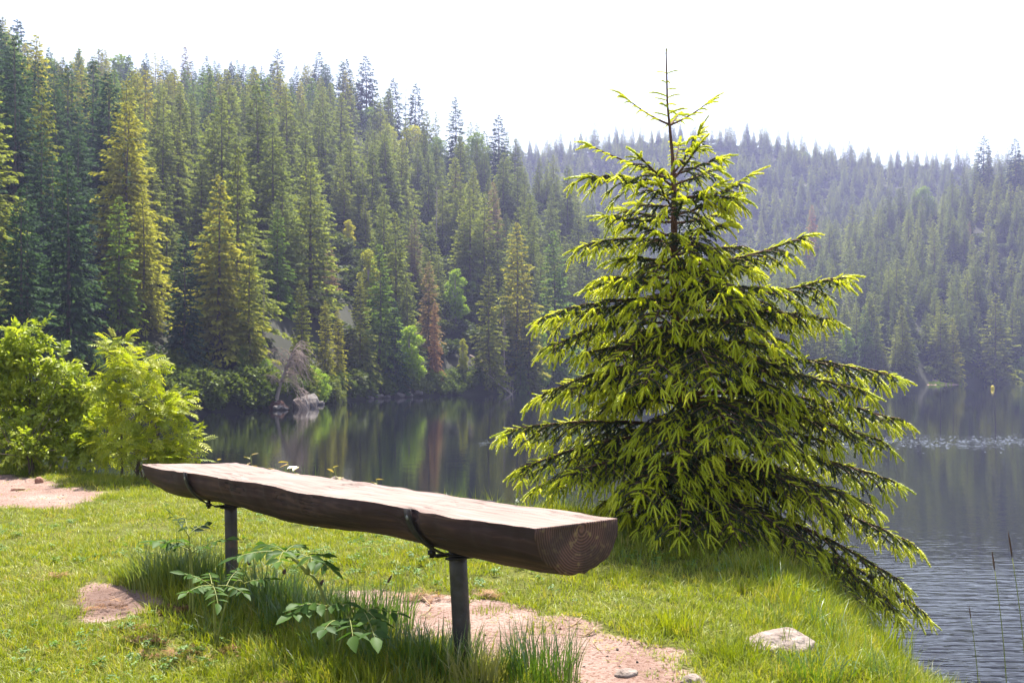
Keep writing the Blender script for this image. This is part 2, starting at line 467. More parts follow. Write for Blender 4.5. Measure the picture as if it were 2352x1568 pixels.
def water_mat():
    m, N, L = new_mat('lake_water')
    tc = N.new('ShaderNodeTexCoord')
    sep = N.new('ShaderNodeSeparateXYZ'); L.new(tc.outputs['Object'], sep.inputs[0])
    x, y = sep.outputs['X'], sep.outputs['Y']
    def nz(scale, sx, sy, detail=3, rot=0.0):
        mp = N.new('ShaderNodeMapping'); mp.inputs['Scale'].default_value = (sx, sy, 1); mp.inputs['Rotation'].default_value = (0, 0, rot)
        L.new(tc.outputs['Object'], mp.inputs[0])
        n = N.new('ShaderNodeTexNoise'); n.inputs['Scale'].default_value = scale; n.inputs['Detail'].default_value = detail
        L.new(mp.outputs[0], n.inputs['Vector'])
        return n.outputs['Fac']
    calm = nz(1.2, 0.6, 1.5, 3, 0.2)
    ripple = nz(3.2, 0.8, 3.0, 2, 0.12)
    # gentle ripples near this shore, dying out away from it
    near = ramp(N, L, mathn(N, L, 'MULTIPLY', y, 1 / 60.0), [(0.13, 1.0), (0.165, 0.45), (0.21, 0.13), (0.35, 0.035), (1.0, 0.01)])
    # cat's-paw: a strip of short wavelets 30-36 m out on the right
    wob = mathn(N, L, 'MULTIPLY', nz(0.25, 1, 1, 2), 6.0)
    dy = mathn(N, L, 'ABSOLUTE', mathn(N, L, 'SUBTRACT', mathn(N, L, 'ADD', y, wob), 37.5))
    paw = mathn(N, L, 'MULTIPLY', ramp(N, L, mathn(N, L, 'MULTIPLY', dy, 0.25), [(0.2, 1), (0.9, 0)]),
                ramp(N, L, mathn(N, L, 'MULTIPLY', x, 1 / 30.0), [(0.18, 0), (0.5, 1)]))
    wave = nz(4.0, 1.3, 0.45, 1, 0.0)
    h = mathn(N, L, 'ADD', mathn(N, L, 'MULTIPLY', calm, 0.003), mathn(N, L, 'MULTIPLY', mathn(N, L, 'MULTIPLY', ripple, near), 0.038))
    h = mathn(N, L, 'ADD', h, mathn(N, L, 'MULTIPLY', mathn(N, L, 'MULTIPLY', ramp(N, L, wave, [(0.56, 0), (0.66, 1)]), paw), 0.06))
    bp = N.new('ShaderNodeBump'); bp.inputs['Strength'].default_value = 1.0; bp.inputs['Distance'].default_value = 1.0
    L.new(h, bp.inputs['Height'])
    b = N.new('ShaderNodeBsdfPrincipled')
    b.inputs['Base Color'].default_value = (0.006, 0.007, 0.010, 1)
    b.inputs['Roughness'].default_value = 0.03
    b.inputs['IOR'].default_value = 1.40
    L.new(bp.outputs[0], b.inputs['Normal'])
    out = N.new('ShaderNodeOutputMaterial'); L.new(b.outputs[0], out.inputs['Surface'])
    return m
M['water'] = water_mat()
_m, _N, _L = new_mat('wavelet_water')
_b = _N.new('ShaderNodeBsdfPrincipled'); _b.inputs['Base Color'].default_value = (0.006, 0.007, 0.010, 1); _b.inputs['Roughness'].default_value = 0.02; _b.inputs['IOR'].default_value = 1.40
_o = _N.new('ShaderNodeOutputMaterial'); _L.new(_b.outputs[0], _o.inputs['Surface'])
M['wavelet'] = _m

# ------------------------------------------------------------------ terrain
LIP = np.array([(-90, 40), (-30, 17), (-14, 14.5), (-6, 12.2), (-2.1, 9.5), (-0.3, 7.95), (0.75, 7.3), (1.58, 6.75), (1.78, 5.9), (1.64, 4.9), (1.55, 4.2), (1.62, 3.5), (1.95, 2.4), (2.9, 0.0), (4.5, -12), (8, -60)], dtype=float)
def lip_dist(x, y):
    """signed distance to the bank edge, positive on the meadow"""
    x = np.asarray(x, float); y = np.asarray(y, float)
    best = np.full(x.shape, 1e9); sg = np.ones(x.shape)
    for (x0, y0), (x1, y1) in zip(LIP[:-1], LIP[1:]):
        dx, dy = x1 - x0, y1 - y0
        t = np.clip(((x - x0) * dx + (y - y0) * dy) / (dx * dx + dy * dy), 0, 1)
        ex, ey = x - x0 - t * dx, y - y0 - t * dy
        d = np.hypot(ex, ey)
        cr = dx * ey - dy * ex
        m = d < best
        best = np.where(m, d, best); sg = np.where(m, np.where(cr < 0, 1.0, -1.0), sg)
    return best * sg

def ground_z(x, y):
    x = np.asarray(x, float); y = np.asarray(y, float)
    d = lip_dist(x, y)
    z = 1.13 + 0.13 * smooth(-1.7, 0.1, x) - 0.06 * smooth(0.6, 2.2, x) + 0.05 * smooth(8, 12, y)
    z = z + 0.06 * fbm(x * 0.7, y * 0.7, 3) + 0.015 * fbm(x * 4, y * 4, 5)
    drop = smooth(0.35, -2.2, d)
    return z * (1 - drop) + drop * (-1.2) - 0.4 * smooth(-2.2, -10, d)

def gp(px, py):
    """ground point under a place of the photo"""
    dx, dz = (px - CX) / FPX, (HY - py) / FPX
    D = np.arange(1.0, 30, 0.01)
    g = ground_z(dx * D, D) - (CAMZ + dz * D)
    i = int(np.argmax(g > 0)) if (g > 0).any() else len(D) - 1
    return np.array([dx * D[i], D[i], float(ground_z(dx * D[i], D[i]))])

def poly_sd(poly, x, y):
    """signed distance to a closed polygon, negative inside"""
    best = np.full(np.shape(x), 1e9); ins = np.zeros(np.shape(x), bool)
    n = len(poly)
    for i in range(n):
        x0, y0 = poly[i]; x1, y1 = poly[(i + 1) % n]
        dx, dy = x1 - x0, y1 - y0
        t = np.clip(((x - x0) * dx + (y - y0) * dy) / (dx * dx + dy * dy + 1e-12), 0, 1)
        best = np.minimum(best, np.hypot(x - x0 - t * dx, y - y0 - t * dy))
        c = ((y0 > y) != (y1 > y)) & (x < (x1 - x0) * (y - y0) / ((y1 - y0) + 1e-12) + x0)
        ins ^= c
    return np.where(ins, -best, best)

def ground_poly(pts):
    return [tuple(gp(a, b)[:2]) for a, b in pts]
PATHS = [ground_poly(p) for p in (
    [(790, 1362), (905, 1358), (1000, 1366), (1075, 1380), (1130, 1386), (1200, 1408), (1290, 1430), (1370, 1455), (1450, 1480), (1510, 1500), (1550, 1530), (1590, 1568), (1600, 1640), (1300, 1650), (1290, 1545), (1130, 1500), (1000, 1482), (930, 1455), (870, 1405)],
    [(-220, 1090), (0, 1092), (75, 1098), (140, 1122), (265, 1130), (205, 1146), (140, 1168), (70, 1164), (-220, 1160)],
    [(165, 1388), (215, 1346), (315, 1368), (345, 1392), (300, 1412), (225, 1418)])]
HUMUS_SHADE = [(ground_poly(p), g) for p, g in (([(375, 1395), (450, 1396), (470, 1415), (385, 1424)], 1.0), ([(570, 1474), (660, 1476), (655, 1490), (565, 1490)], 1.0), ([(165, 1388), (215, 1346), (315, 1368), (345, 1392), (300, 1412), (225, 1418)], 0.55), ([(600, 1420), (690, 1400), (720, 1440), (640, 1452)], 0.9))]  # dark soil patches; in the third, part of the darkening is painted-in shade

def soil_mask(x, y):
    m = np.zeros(np.shape(x))
    for k, p in enumerate(PATHS):
        d = poly_sd(p, x, y) + 0.16 * fbm(np.asarray(x) * 4, np.asarray(y) * 4, 21 + k, 4)
        m = np.maximum(m, smooth(0.15, -0.10, d))
    return m
def humus_shade_mask(x, y):
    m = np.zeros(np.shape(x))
    for p, g in HUMUS_SHADE:
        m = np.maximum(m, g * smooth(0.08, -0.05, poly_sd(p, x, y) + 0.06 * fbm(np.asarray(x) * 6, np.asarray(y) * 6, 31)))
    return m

def grid_mesh(name, xs, ys, zf, mat):
    X, Y = np.meshgrid(xs, ys)
    Z = zf(X, Y)
    nx, ny = len(xs), len(ys)
    V = np.stack([X, Y, Z], -1).reshape(-1, 3)
    i = np.arange((ny - 1) * nx).reshape(ny - 1, nx)[:, :-1].ravel()
    F = np.stack([i, i + 1, i + nx + 1, i + nx], 1)
    return mk_mesh(name, V, [F], mat, True), X, Y

xs = np.concatenate([np.linspace(-90, -14, 40), np.linspace(-13.5, -4, 60), np.arange(-3.9, 3.6, 0.045), np.linspace(3.7, 12, 30), np.linspace(14, 60, 12)])
ys = np.concatenate([np.linspace(-40, 1, 22), np.arange(1.3, 9.0, 0.045), np.linspace(9.1, 18, 70), np.linspace(19, 60, 24)])
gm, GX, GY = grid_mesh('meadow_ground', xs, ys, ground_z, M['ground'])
for nm, f in (('soil', soil_mask), ('humus_shade', humus_shade_mask)):
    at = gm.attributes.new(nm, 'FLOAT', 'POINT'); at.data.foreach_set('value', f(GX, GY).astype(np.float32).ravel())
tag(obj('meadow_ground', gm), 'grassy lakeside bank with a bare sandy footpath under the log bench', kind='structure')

# far hills: rows of (x on the photo sheet, value)
def tab(rows):
    a = np.array(rows, float)
    return lambda u: np.interp(u, (a[:, 0] - CX) / FPX, a[:, 1])
shore = tab([(-900, 42), (0, 44), (200, 50), (465, 60), (620, 64), (850, 92), (1000, 105), (1180, 118), (1300, 140), (1450, 178), (1600, 192), (2060, 196), (2352, 240), (3200, 280)])
L_el = tab([(-900, .28), (0, .272), (150, .256), (300, .252), (500, .254), (700, .255), (800, .248), (870, .224), (1000, .205), (1150, .182), (1250, .166), (1350, .145), (1450, .11), (1600, .07), (1750, .02), (3200, .0)])
L_r = tab([(-900, 160), (0, 175), (300, 220), (700, 240), (1000, 225), (1300, 215), (1500, 225), (1750, 230), (3200, 300)])
R_el = tab([(-900, 0), (1400, .0), (1500, .035), (1600, .065), (1750, .094), (1900, .122), (2050, .150), (2200, .172), (2352, .196), (2700, .22), (3200, .2)])
R_r = tab([(-900, 300), (1500, 300), (2352, 335), (3200, 360)])
F_el = tab([(-900, .2), (1000, .205), (1250, .219), (1450, .228), (1550, .232), (1700, .229), (1850, .219), (1950, .208), (2050, .203), (2150, .203), (2352, .200), (3200, .19)])
F_r = tab([(-900, 470), (1250, 470), (1700, 480), (2352, 490), (3200, 500)])
def hill_z(x, y, part=False):
    x = np.asarray(x, float); y = np.asarray(y, float)
    u = x / np.maximum(y, 1)
    s0 = shore(u) + 2.5 * vnoise(x * 0.12, y * 0.0 + 3, 4)
    out = []
    for el, rr, s1 in ((L_el, L_r, s0), (R_el, R_r, s0), (F_el, F_r, np.maximum(s0, 300.0))):
        r = rr(u)
        H = el(u) * r + (CAMZ if el is not R_el else 0)
        s = (y - s1) / (r - s1)
        up = H * np.clip(s, 0, 1) ** 0.92
        dn = H * np.clip(1 - 0.75 * (s - 1), 0, 1)
        out.append(np.where(s < 1, up, dn))
    z = np.maximum(np.maximum(out[0], out[1]), out[2])
    a = smooth(0, 25, y - s0)
    z = z + a * (1.6 * fbm(x * 0.06, y * 0.06, 8) + 0.6 * fbm(x * 0.3, y * 0.3, 9))
    z = np.where(y < s0, -1.6 * smooth(0, 6, s0 - y) - 0.05, z + 0.25 * smooth(0, 0.8, y - s0))
    if part: return z, s0, np.argmax(np.stack(out), 0)
    return z
us = np.linspace(-0.95, 0.95, 240)
vs = np.concatenate([np.linspace(36, 130, 95), np.linspace(132, 300, 85), np.linspace(304, 640, 60)])
U, Vv = np.meshgrid(us, vs)
HXf, HYf = U * Vv, Vv
i = np.arange((len(vs) - 1) * len(us)).reshape(len(vs) - 1, len(us))[:, :-1].ravel()
hm = mk_mesh('hillside', np.stack([HXf, HYf, hill_z(HXf, HYf)], -1).reshape(-1, 3), [np.stack([i, i + 1, i + len(us) + 1, i + len(us)], 1)], M['hill'], True)
tag(obj('hillside', hm), 'steep wooded hillsides closing in the far side of the lake', kind='structure')

wm = mk_mesh('lake', [(-420, -60, 0), (420, -60, 0), (420, 460, 0), (-420, 460, 0)], [[(0, 1, 2, 3)]], M['water'])
tag(obj('lake', wm), 'dark still lake mirroring the forest', kind='structure')

# haze: one closed box of thin air round everything
hz = bpy.data.materials.new('haze_air'); hz.use_nodes = True
hn, hl = hz.node_tree.nodes, hz.node_tree.links
hn.clear()
ho = hn.new('ShaderNodeOutputMaterial'); pv = hn.new('ShaderNodeVolumePrincipled')
pv.inputs['Color'].default_value = HAZE_COLOR
pv.inputs['Density'].default_value = HAZE_DENSITY
pv.inputs['Anisotropy'].default_value = 0.35
hl.new(pv.outputs[0], ho.inputs['Volume'])
bx0, bx1, by0, by1, bz0, bz1 = -650, 650, -70, 680, -3.5, 136
hv = [(x, y, z) for z in (bz0, bz1) for y in (by0, by1) for x in (bx0, bx1)]
hme = mk_mesh('haze', hv, [[(0, 2, 3, 1), (4, 5, 7, 6), (0, 1, 5, 4), (2, 6, 7, 3), (0, 4, 6, 2), (1, 3, 7, 5)]], hz)
tag(obj('haze', hme), 'thin bluish haze hanging over the lake valley', 'haze', kind='stuff')

# ------------------------------------------------------------------ forest prototypes
def kites(mb, base, dirs, length, width, up, a):
    """many small kite-shaped foliage sprays at once"""
    d = unit(dirs); s = unit(np.cross(d, up)); n = len(base)
    l = np.asarray(length)[:, None]; w = np.asarray(width)[:, None]
    p1 = base + d * l * 0.45 + s * w; p2 = base + d * l; p3 = base + d * l * 0.45 - s * w
    V = np.stack([base, p1, p2, p3], 1).reshape(-1, 3)
    i = np.arange(n)[:, None] * 4
    F = np.concatenate([i + np.array([[0, 1, 2]]), i + np.array([[0, 2, 3]])])
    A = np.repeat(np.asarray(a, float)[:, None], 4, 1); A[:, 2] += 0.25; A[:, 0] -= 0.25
    mb.add(V, F, np.clip(A.ravel(), 0, 1))

def spruce_meshes(name, seed, H=14.0, R=2.3, levels=30, per=7, density=9.0, bare=0.06, power=0.85, droop=0.30, spray=0.38, gap=0.12):
    r = np.random.default_rng(seed)
    bend = r.normal(0, 0.12, 2)
    def axis(z): return np.stack([bend[0] * np.sin(z / H * 2.5), bend[1] * np.sin(z / H * 3.1), z], -1)
    tr = MB()
    zs = np.linspace(-1.5, H * 0.985, 9)
    tr.tube(axis(zs), np.linspace(0.19, 0.012, 9) * H / 14, 6)
    cr = MB()
    t = np.linspace(0, 1, levels) ** 0.92
    for k, tt in enumerate(t):
        z = H * (bare + (0.985 - bare) * tt)
        rad = R * (1 - tt) ** power * r.uniform(0.78, 1.12) + 0.16
        n = max(4, int(per * r.uniform(0.75, 1.2) * (0.55 + 0.6 * (1 - tt))))
        a0 = r.uniform(0, 6.28)
        for j in range(n):
            if r.random() < gap: continue
            a = a0 + 6.283 * j / n + r.normal(0, 0.25)
            L = rad * r.uniform(0.62, 1.18)
            K = int(L * density * 1.5) + 5
            s = r.uniform(0.10, 1.0, K) ** 0.75
            o = np.array([math.cos(a), math.sin(a), 0]); side = np.array([-o[1], o[0], 0])
            rise = 0.55 * (tt - 0.25)
            lat = r.normal(0, 1, K) * L * 0.17 * (1.15 - s)
            zz = z + r.normal(0, 0.05) + L * (rise * s - droop * s * s * (1 - 0.7 * tt)) + L * 0.10 * np.clip(s - 0.8, 0, 1) * 2
            base = axis(np.full(K, z)) * np.array([1, 1, 0]) + o * (s * L)[:, None] + side * lat[:, None]
            base[:, 2] = zz - np.abs(lat) * 0.35
            d = o * r.uniform(0.45, 1.0, (K, 1)) + side * (np.sign(lat) * r.uniform(0.1, 0.8, K))[:, None]
            d[:, 2] += -r.uniform(0.1, 1.05, K) + 0.3 * tt
            l = spray * r.uniform(0.6, 1.25, K) * (0.6 + 0.5 * (1 - tt))
            up = np.array([0, 0, 1.0]) + r.normal(0, 0.55, (K, 3))
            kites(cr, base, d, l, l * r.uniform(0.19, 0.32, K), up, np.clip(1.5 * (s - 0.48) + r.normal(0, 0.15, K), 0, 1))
    top = axis(np.full(10, H * 0.975)) + np.stack([np.zeros(10), np.zeros(10), np.linspace(-0.5, 0.25, 10)], 1)
    kites(cr, top, r.normal(0, 1, (10, 3)) * np.array([1, 1, 0.3]) + np.array([0, 0, 0.8]), np.full(10, .3), np.full(10, .05), np.array([1.0, 0.3, 0]) + r.normal(0, .3, (10, 3)), np.full(10, .6))
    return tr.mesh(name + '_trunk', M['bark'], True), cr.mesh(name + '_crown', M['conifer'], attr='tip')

def broadleaf_meshes(name, seed, H=10.0, R=3.0, lobes=15, leaves=4200, leaf=0.32):
    r = np.random.default_rng(seed)
    tr = MB(); cr = MB()
    tr.tube([(0, 0, -1.2), (0.1, 0, H * 0.25), (0.05, 0.1, H * 0.55), (0, 0, H * 0.85)], [0.17, 0.13, 0.08, 0.03], 6)
    C, S = [], []
    for k in range(lobes):
        t = (k + 0.5) / lobes
        rr = R * math.sin(math.pi * min(1, 0.18 + 0.80 * t)) ** 0.8
        a = k * 2.4 + r.normal(0, 0.4)
        c = np.array([math.cos(a) * rr * r.uniform(0.3, 0.72), math.sin(a) * rr * r.uniform(0.3, 0.72), H * (0.16 + 0.74 * t)])
        C.append(c); S.append(R * r.uniform(0.30, 0.46) * (1.1 - 0.35 * t))
        tr.tube(bez((0, 0, c[2] * 0.6), (c[0] * 0.3, c[1] * 0.3, c[2] * 0.85), c, 5), np.linspace(0.06, 0.015, 5), 4)
    w = np.array(S) ** 2; w /= w.sum()
    li = r.choice(lobes, leaves, p=w)
    n = unit(r.normal(0, 1, (leaves, 3)) + np.array([0, 0, 0.25]))
    rad = np.array(S)[li] * r.uniform(0.55, 1.05, leaves) ** 0.6
    p = np.array(C)[li] + n * rad[:, None] * np.array([1, 1, 0.8])
    d = n + r.normal(0, 0.7, (leaves, 3)) + np.array([0, 0, -0.35])
    kites(cr, p, d, leaf * r.uniform(0.7, 1.3, leaves), leaf * r.uniform(0.28, 0.42, leaves), np.array([0, 0, 1.0]) + r.normal(0, 0.5, (leaves, 3)), np.clip(r.normal(0.3, 0.3, leaves) + 0.25 * n[:, 2], 0, 1))
    return tr.mesh(name + '_trunk', M['pale_bark'], True), cr.mesh(name + '_crown', M['broadleaf'], attr='tip')

def dead_spruce_meshes(name, seed, H=14.0, R=1.5, levels=34):
    r = np.random.default_rng(seed)
    tr, br = MB(), MB()
    tr.tube([(0, 0, -1), (0.05, 0, H * 0.4), (-0.05, 0.03, H * 0.75), (0.02, 0, H)], [0.17, 0.12, 0.06, 0.012], 6)
    for k in range(levels):
        tt = 0.12 + 0.86 * k / levels
        for j in range(r.integers(2, 5)):
            a = r.uniform(0, 6.28); L = R * (1.05 - tt) ** 0.7 * r.uniform(0.4, 1.1)
            o = np.array([math.cos(a), math.sin(a), 0]); z0 = np.array([0, 0, H * tt + r.uniform(-.1, .1)])
            e = z0 + o * L + np.array([0, 0, -0.35 * L])
            pth = bez(z0, z0 + o * L * 0.6 + np.array([0, 0, 0.05]), e, 4)
            br.tube(pth, np.linspace(0.028, 0.006, 4), 3, cap=False)
            for q in range(4):
                b0 = pth[1] + (pth[3] - pth[1]) * r.uniform(0, 1)
                br.tube([b0, b0 + r.normal(0, 0.12, 3) + o * 0.1 + np.array([0, 0, -0.30 * r.uniform(.4, 1.2)])], [0.010, 0.004], 3, cap=False)
    return tr.mesh(name + '_trunk', M['pale_bark'], True), br.mesh(name + '_twigs', M['dead_twig'])

SPRUCE = [spruce_meshes('spruce', 100 + k, R=R, levels=lv, per=pr, density=de, bare=ba, power=pw, droop=dr, gap=gp_) for k, (R, lv, pr, de, ba, pw, dr, gp_) in enumerate((
    (3.1, 30, 9.5, 13, 0.03, 0.78, 0.34, .06), (2.7, 32, 9.0, 14, 0.05, 0.70, 0.40, .08), (3.5, 28, 10.0, 12, 0.04, 0.88, 0.28, .08),
    (2.2, 34, 8.5, 14, 0.08, 0.62, 0.42, .12), (2.8, 26, 8.0, 13, 0.18, 0.72, 0.30, .20), (2.9, 30, 9.0, 13, 0.04, 0.82, 0.15, .08)))]
BROAD = [broadleaf_meshes('broadleaf_tree', 200 + k, H, R, lb, nl) for k, (H, R, lb, nl) in enumerate(((10, 3.0, 16, 4600), (10, 2.2, 14, 3800), (7, 3.2, 14, 4200)))]
BARE = [dead_spruce_meshes('dead_spruce', 300 + k, R=R) for k, R in enumerate((1.5, 1.1))]

TONES = {'dark blue-green': (0.030, 0.056, 0.040), 'deep green': (0.068, 0.105, 0.030), 'olive-green': (0.165, 0.170, 0.034), 'yellow-olive': (0.20, 0.190, 0.036), 'mid-green': (0.105, 0.155, 0.032)}

def tree(name, label, cat, group, x, y, H, meshes, proto_h, tone=None, wide=1.0, rot=None, crown='crown', lean=(0, 0), zoff=0.0):
    z = float(hill_z(x, y)) + zoff
    t = empty(name, (x, y, z), label, cat, group)
    s = H / proto_h
    t.scale = (s * wide, s * wide, s)
    t.rotation_euler = (lean[0], lean[1], RNG.uniform(0, 6.28) if rot is None else rot)
    a = obj('trunk', meshes[0], t)
    c = obj(crown, meshes[1], t)
    if tone: c.color = (*tone, 1)
    return t

# ------------------------------------------------------------------ where the forest trees stand
def place_at(px, top, D):
    """x, y and height of a tree that stands D metres out in this direction and reaches this high in the photo"""
    x = (px - CX) / FPX * D
    H = CAMZ + (HY - top) / FPX * D - float(hill_z(x, D))
    return x, D, H

SPECIAL = []      # (x, y, radius) kept clear of the random forest
def special(x, y, r=2.2): SPECIAL.append((x, y, r))

BL_LIT, BL_YEL, BL_GRN = (0.24, 0.36, 0.045), (0.36, 0.38, 0.05), (0.15, 0.23, 0.05)
for px, top, D, mi, wide, tone, lab in (
    (940, 735, 99.5, 1, 1.0, BL_LIT, 'tall bright green broadleaf tree at the waterline left of the rust-brown spruce'),
    (612, 822, 66.5, 2, 0.75, BL_LIT, 'small bright green broadleaf tree left of the leaning dead tree'),
    (722, 838, 76, 2, 0.85, BL_LIT, 'small bright green broadleaf tree right of the leaning dead tree'),
    (1063, 770, 111.5, 1, 0.62, BL_YEL, 'narrow yellow-green broadleaf tree at the waterline right of the rust-brown spruce'),
    (1046, 606, 124, 1, 0.85, BL_LIT, 'tall light green broadleaf tree rising behind the rust-brown spruce'),
    (1085, 640, 131, 1, 0.8, BL_GRN, 'mid green broadleaf tree rising right behind the tall light green one'),
    (800, 498, 122, 1, 0.85, BL_YEL, 'tall yellow-green broadleaf tree halfway up between the olive spruces'),
    (218, 600, 66, 1, 0.7, BL_YEL, 'yellow-green broadleaf tree shining out between dark spruces above the left bush'),
    (845, 560, 108, 1, 0.75, BL_YEL, 'yellow-green broadleaf tree low on the slope, right of the tall one'),
    (300, 258, 188, 2, 0.5, BL_YEL, 'small lime green tree crown between dark spruces high on the left slope'),
    (425, 372, 150, 2, 0.45, BL_LIT, 'little lime green crown peeping out halfway up the left slope'),
    (110, 128, 182, 0, 0.9, BL_GRN, 'round mid green broadleaf crown on the left skyline'),
    (70, 150, 170, 0, 0.9, BL_LIT, 'round light green broadleaf crown under the left skyline'),
    (275, 122, 214, 0, 0.9, BL_GRN, 'pale broadleaf crown on the skyline, left of the dip'),
    (215, 138, 206, 0, 0.8, BL_GRN, 'small pale broadleaf crown on the skyline, second from left'),
    (685, 208, 226, 1, 0.8, BL_GRN, 'light green tiered crown below the dark skyline spruces'),
    (612, 238, 196, 1, 0.8, BL_YEL, 'yellowish crown high on the slope above the olive spruces'),
    (848, 242, 222, 0, 0.95, BL_LIT, 'light green broadleaf crown below the gap in the skyline spruces'),
    (890, 280, 212, 0, 0.8, BL_YEL, 'yellow-green broadleaf crown below the skyline gap, middle of three'),
    (950, 284, 216, 0, 0.9, BL_YEL, 'yellow-green broadleaf crown below the skyline gap, rightmost of three'),
    (1005, 312, 213, 0, 0.8, BL_GRN, 'green broadleaf crown on the descending skyline right of the gap'),
    (1095, 300, 212, 0, 0.7, BL_GRN, 'pale green broadleaf crown on the descending skyline above the fallen trunks'),
    (762, 640, 108, 1, 0.6, BL_YEL, 'slim yellow-green broadleaf tree rising behind the pale brown dead spruce'),
    (560, 790, 67, 2, 0.55, BL_LIT, 'light green bushy tree between the big olive spruce and the leaning dead tree'),
    (1245, 745, 127, 1, 0.6, BL_LIT, 'light green broadleaf tree at the waterline right of the fallen trunks'),
    (1330, 770, 148, 1, 0.7, BL_GRN, 'mid green broadleaf tree at the waterline left of the young spruce'),
    (520, 300, 190, 0, 0.6, BL_GRN, 'pale green round crown high above the big olive spruce'),
    (455, 190, 215, 0, 0.6, BL_LIT, 'light green round crown under the skyline right of the purplish dead spruce'),
    (1943, 745, 206, 1, 0.9, BL_LIT, 'bright green broadleaf tree among spruces on the right shore'),
    (2346, 818, 238, 2, 0.9, BL_LIT, 'light green bushy tree at the waterline on the right edge'),
    (2290, 835, 236, 2, 0.6, BL_GRN, 'dull green bushy tree at the waterline near the right edge'),
    (2120, 425, 320, 0, 0.9, BL_GRN, 'green broadleaf crown high on the right slope'),
    (1850, 348, 470, 0, 1.0, BL_LIT, 'pale green crown on the far hazy hill'),
):
    x, y, H = place_at(px, top, D)
    special(x, y, 3.2)
    tree('broadleaf_tree', lab, 'tree', 'broadleaf trees in the spruce forest', x, y, H, BROAD[mi], (10, 10, 7)[mi], tone, wide * 1.3)

RUST, PINKY, GREYB = (0.19, 0.105, 0.085), (0.21, 0.145, 0.13), (0.16, 0.12, 0.10)
for px, top, D, mi, wide, tone, lab in (
    (1000, 690, 106.5, 1, 0.62, RUST, 'rust-brown dead spruce standing at the waterline'),
    (950, 500, 124, 1, 0.85, GREYB, 'tall red-grey dying spruce behind the bright broadleaf tree'),
    (686, 305, 190, 1, 0.9, PINKY, 'pinkish dead spruce high on the middle of the left hillside'),
    (756, 560, 100, 4, 1.0, PINKY, 'pale brown dead spruce with thin crown above the leaning dead tree'),
    (1132, 418, 160, 1, 0.9, GREYB, 'brownish dying spruce high above the fallen trunks'),
    (1050, 390, 175, 1, 0.8, PINKY, 'slim brown dead spruce high above the rust-brown one'),
    (425, 108, 226, 1, 0.9, PINKY, 'purplish dead spruce standing on the left skyline'),
    (356, 178, 205, 1, 0.8, PINKY, 'grey-brown dead spruce under the left skyline'),
    (412, 205, 196, 1, 0.9, GREYB, 'brown-topped spruce below the purplish skyline spruce'),
    (1864, 470, 300, 1, 0.7, RUST, 'reddish dead spruce among green ones on the right slope'),
    (2226, 508, 290, 1, 0.8, PINKY, 'faded brown spruce on the right slope above the sandy bank'),
    (985, 600, 112, 3, 1.0, GREYB, 'brown-grey thin spruce between the bright trees near the water'),
):
    x, y, H = place_at(px, top, D)
    special(x, y, 2.0)
    tree('dead_spruce', lab, 'tree', 'dead brown spruces', x, y, H, SPRUCE[mi], 14.0, tone, wide)
for px, top, D, mi, wide, lab in (
    (860, 365, 150, 0, 0.9, 'bare grey dead spruce with drooping twigs halfway up the slope'),
    (1003, 425, 150, 1, 0.8, 'bare trunk of a dead spruce above the bright broadleaf trees'),
    (596, 345, 175, 1, 0.7, 'pale bare trunk of a dead spruce high above the olive spruces'),
    (1158, 720, 116.5, 0, 0.8, 'bare grey spruce with short side twigs by the fallen trunks'),
    (212, 322, 150, 1, 0.6, 'pale bare trunk between dark spruces on the left slope'),
    (932, 180, 232, 1, 0.7, 'gaunt bare spruce on the skyline between two dark spruces'),
    (606, 640, 72, 1, 0.7, 'bare-trunked dead spruce behind the leaning dead tree'),
    (388, 728, 64, 1, 0.35, 'broken pale snag beside dark spruces above the rowan bush'),
):
    x, y, H = place_at(px, top, D)
    special(x, y, 1.6)
    tree('bare_spruce', lab, 'tree', 'bare dead spruces', x, y, H, BARE[mi], 14.0, None, wide, crown='twigs')

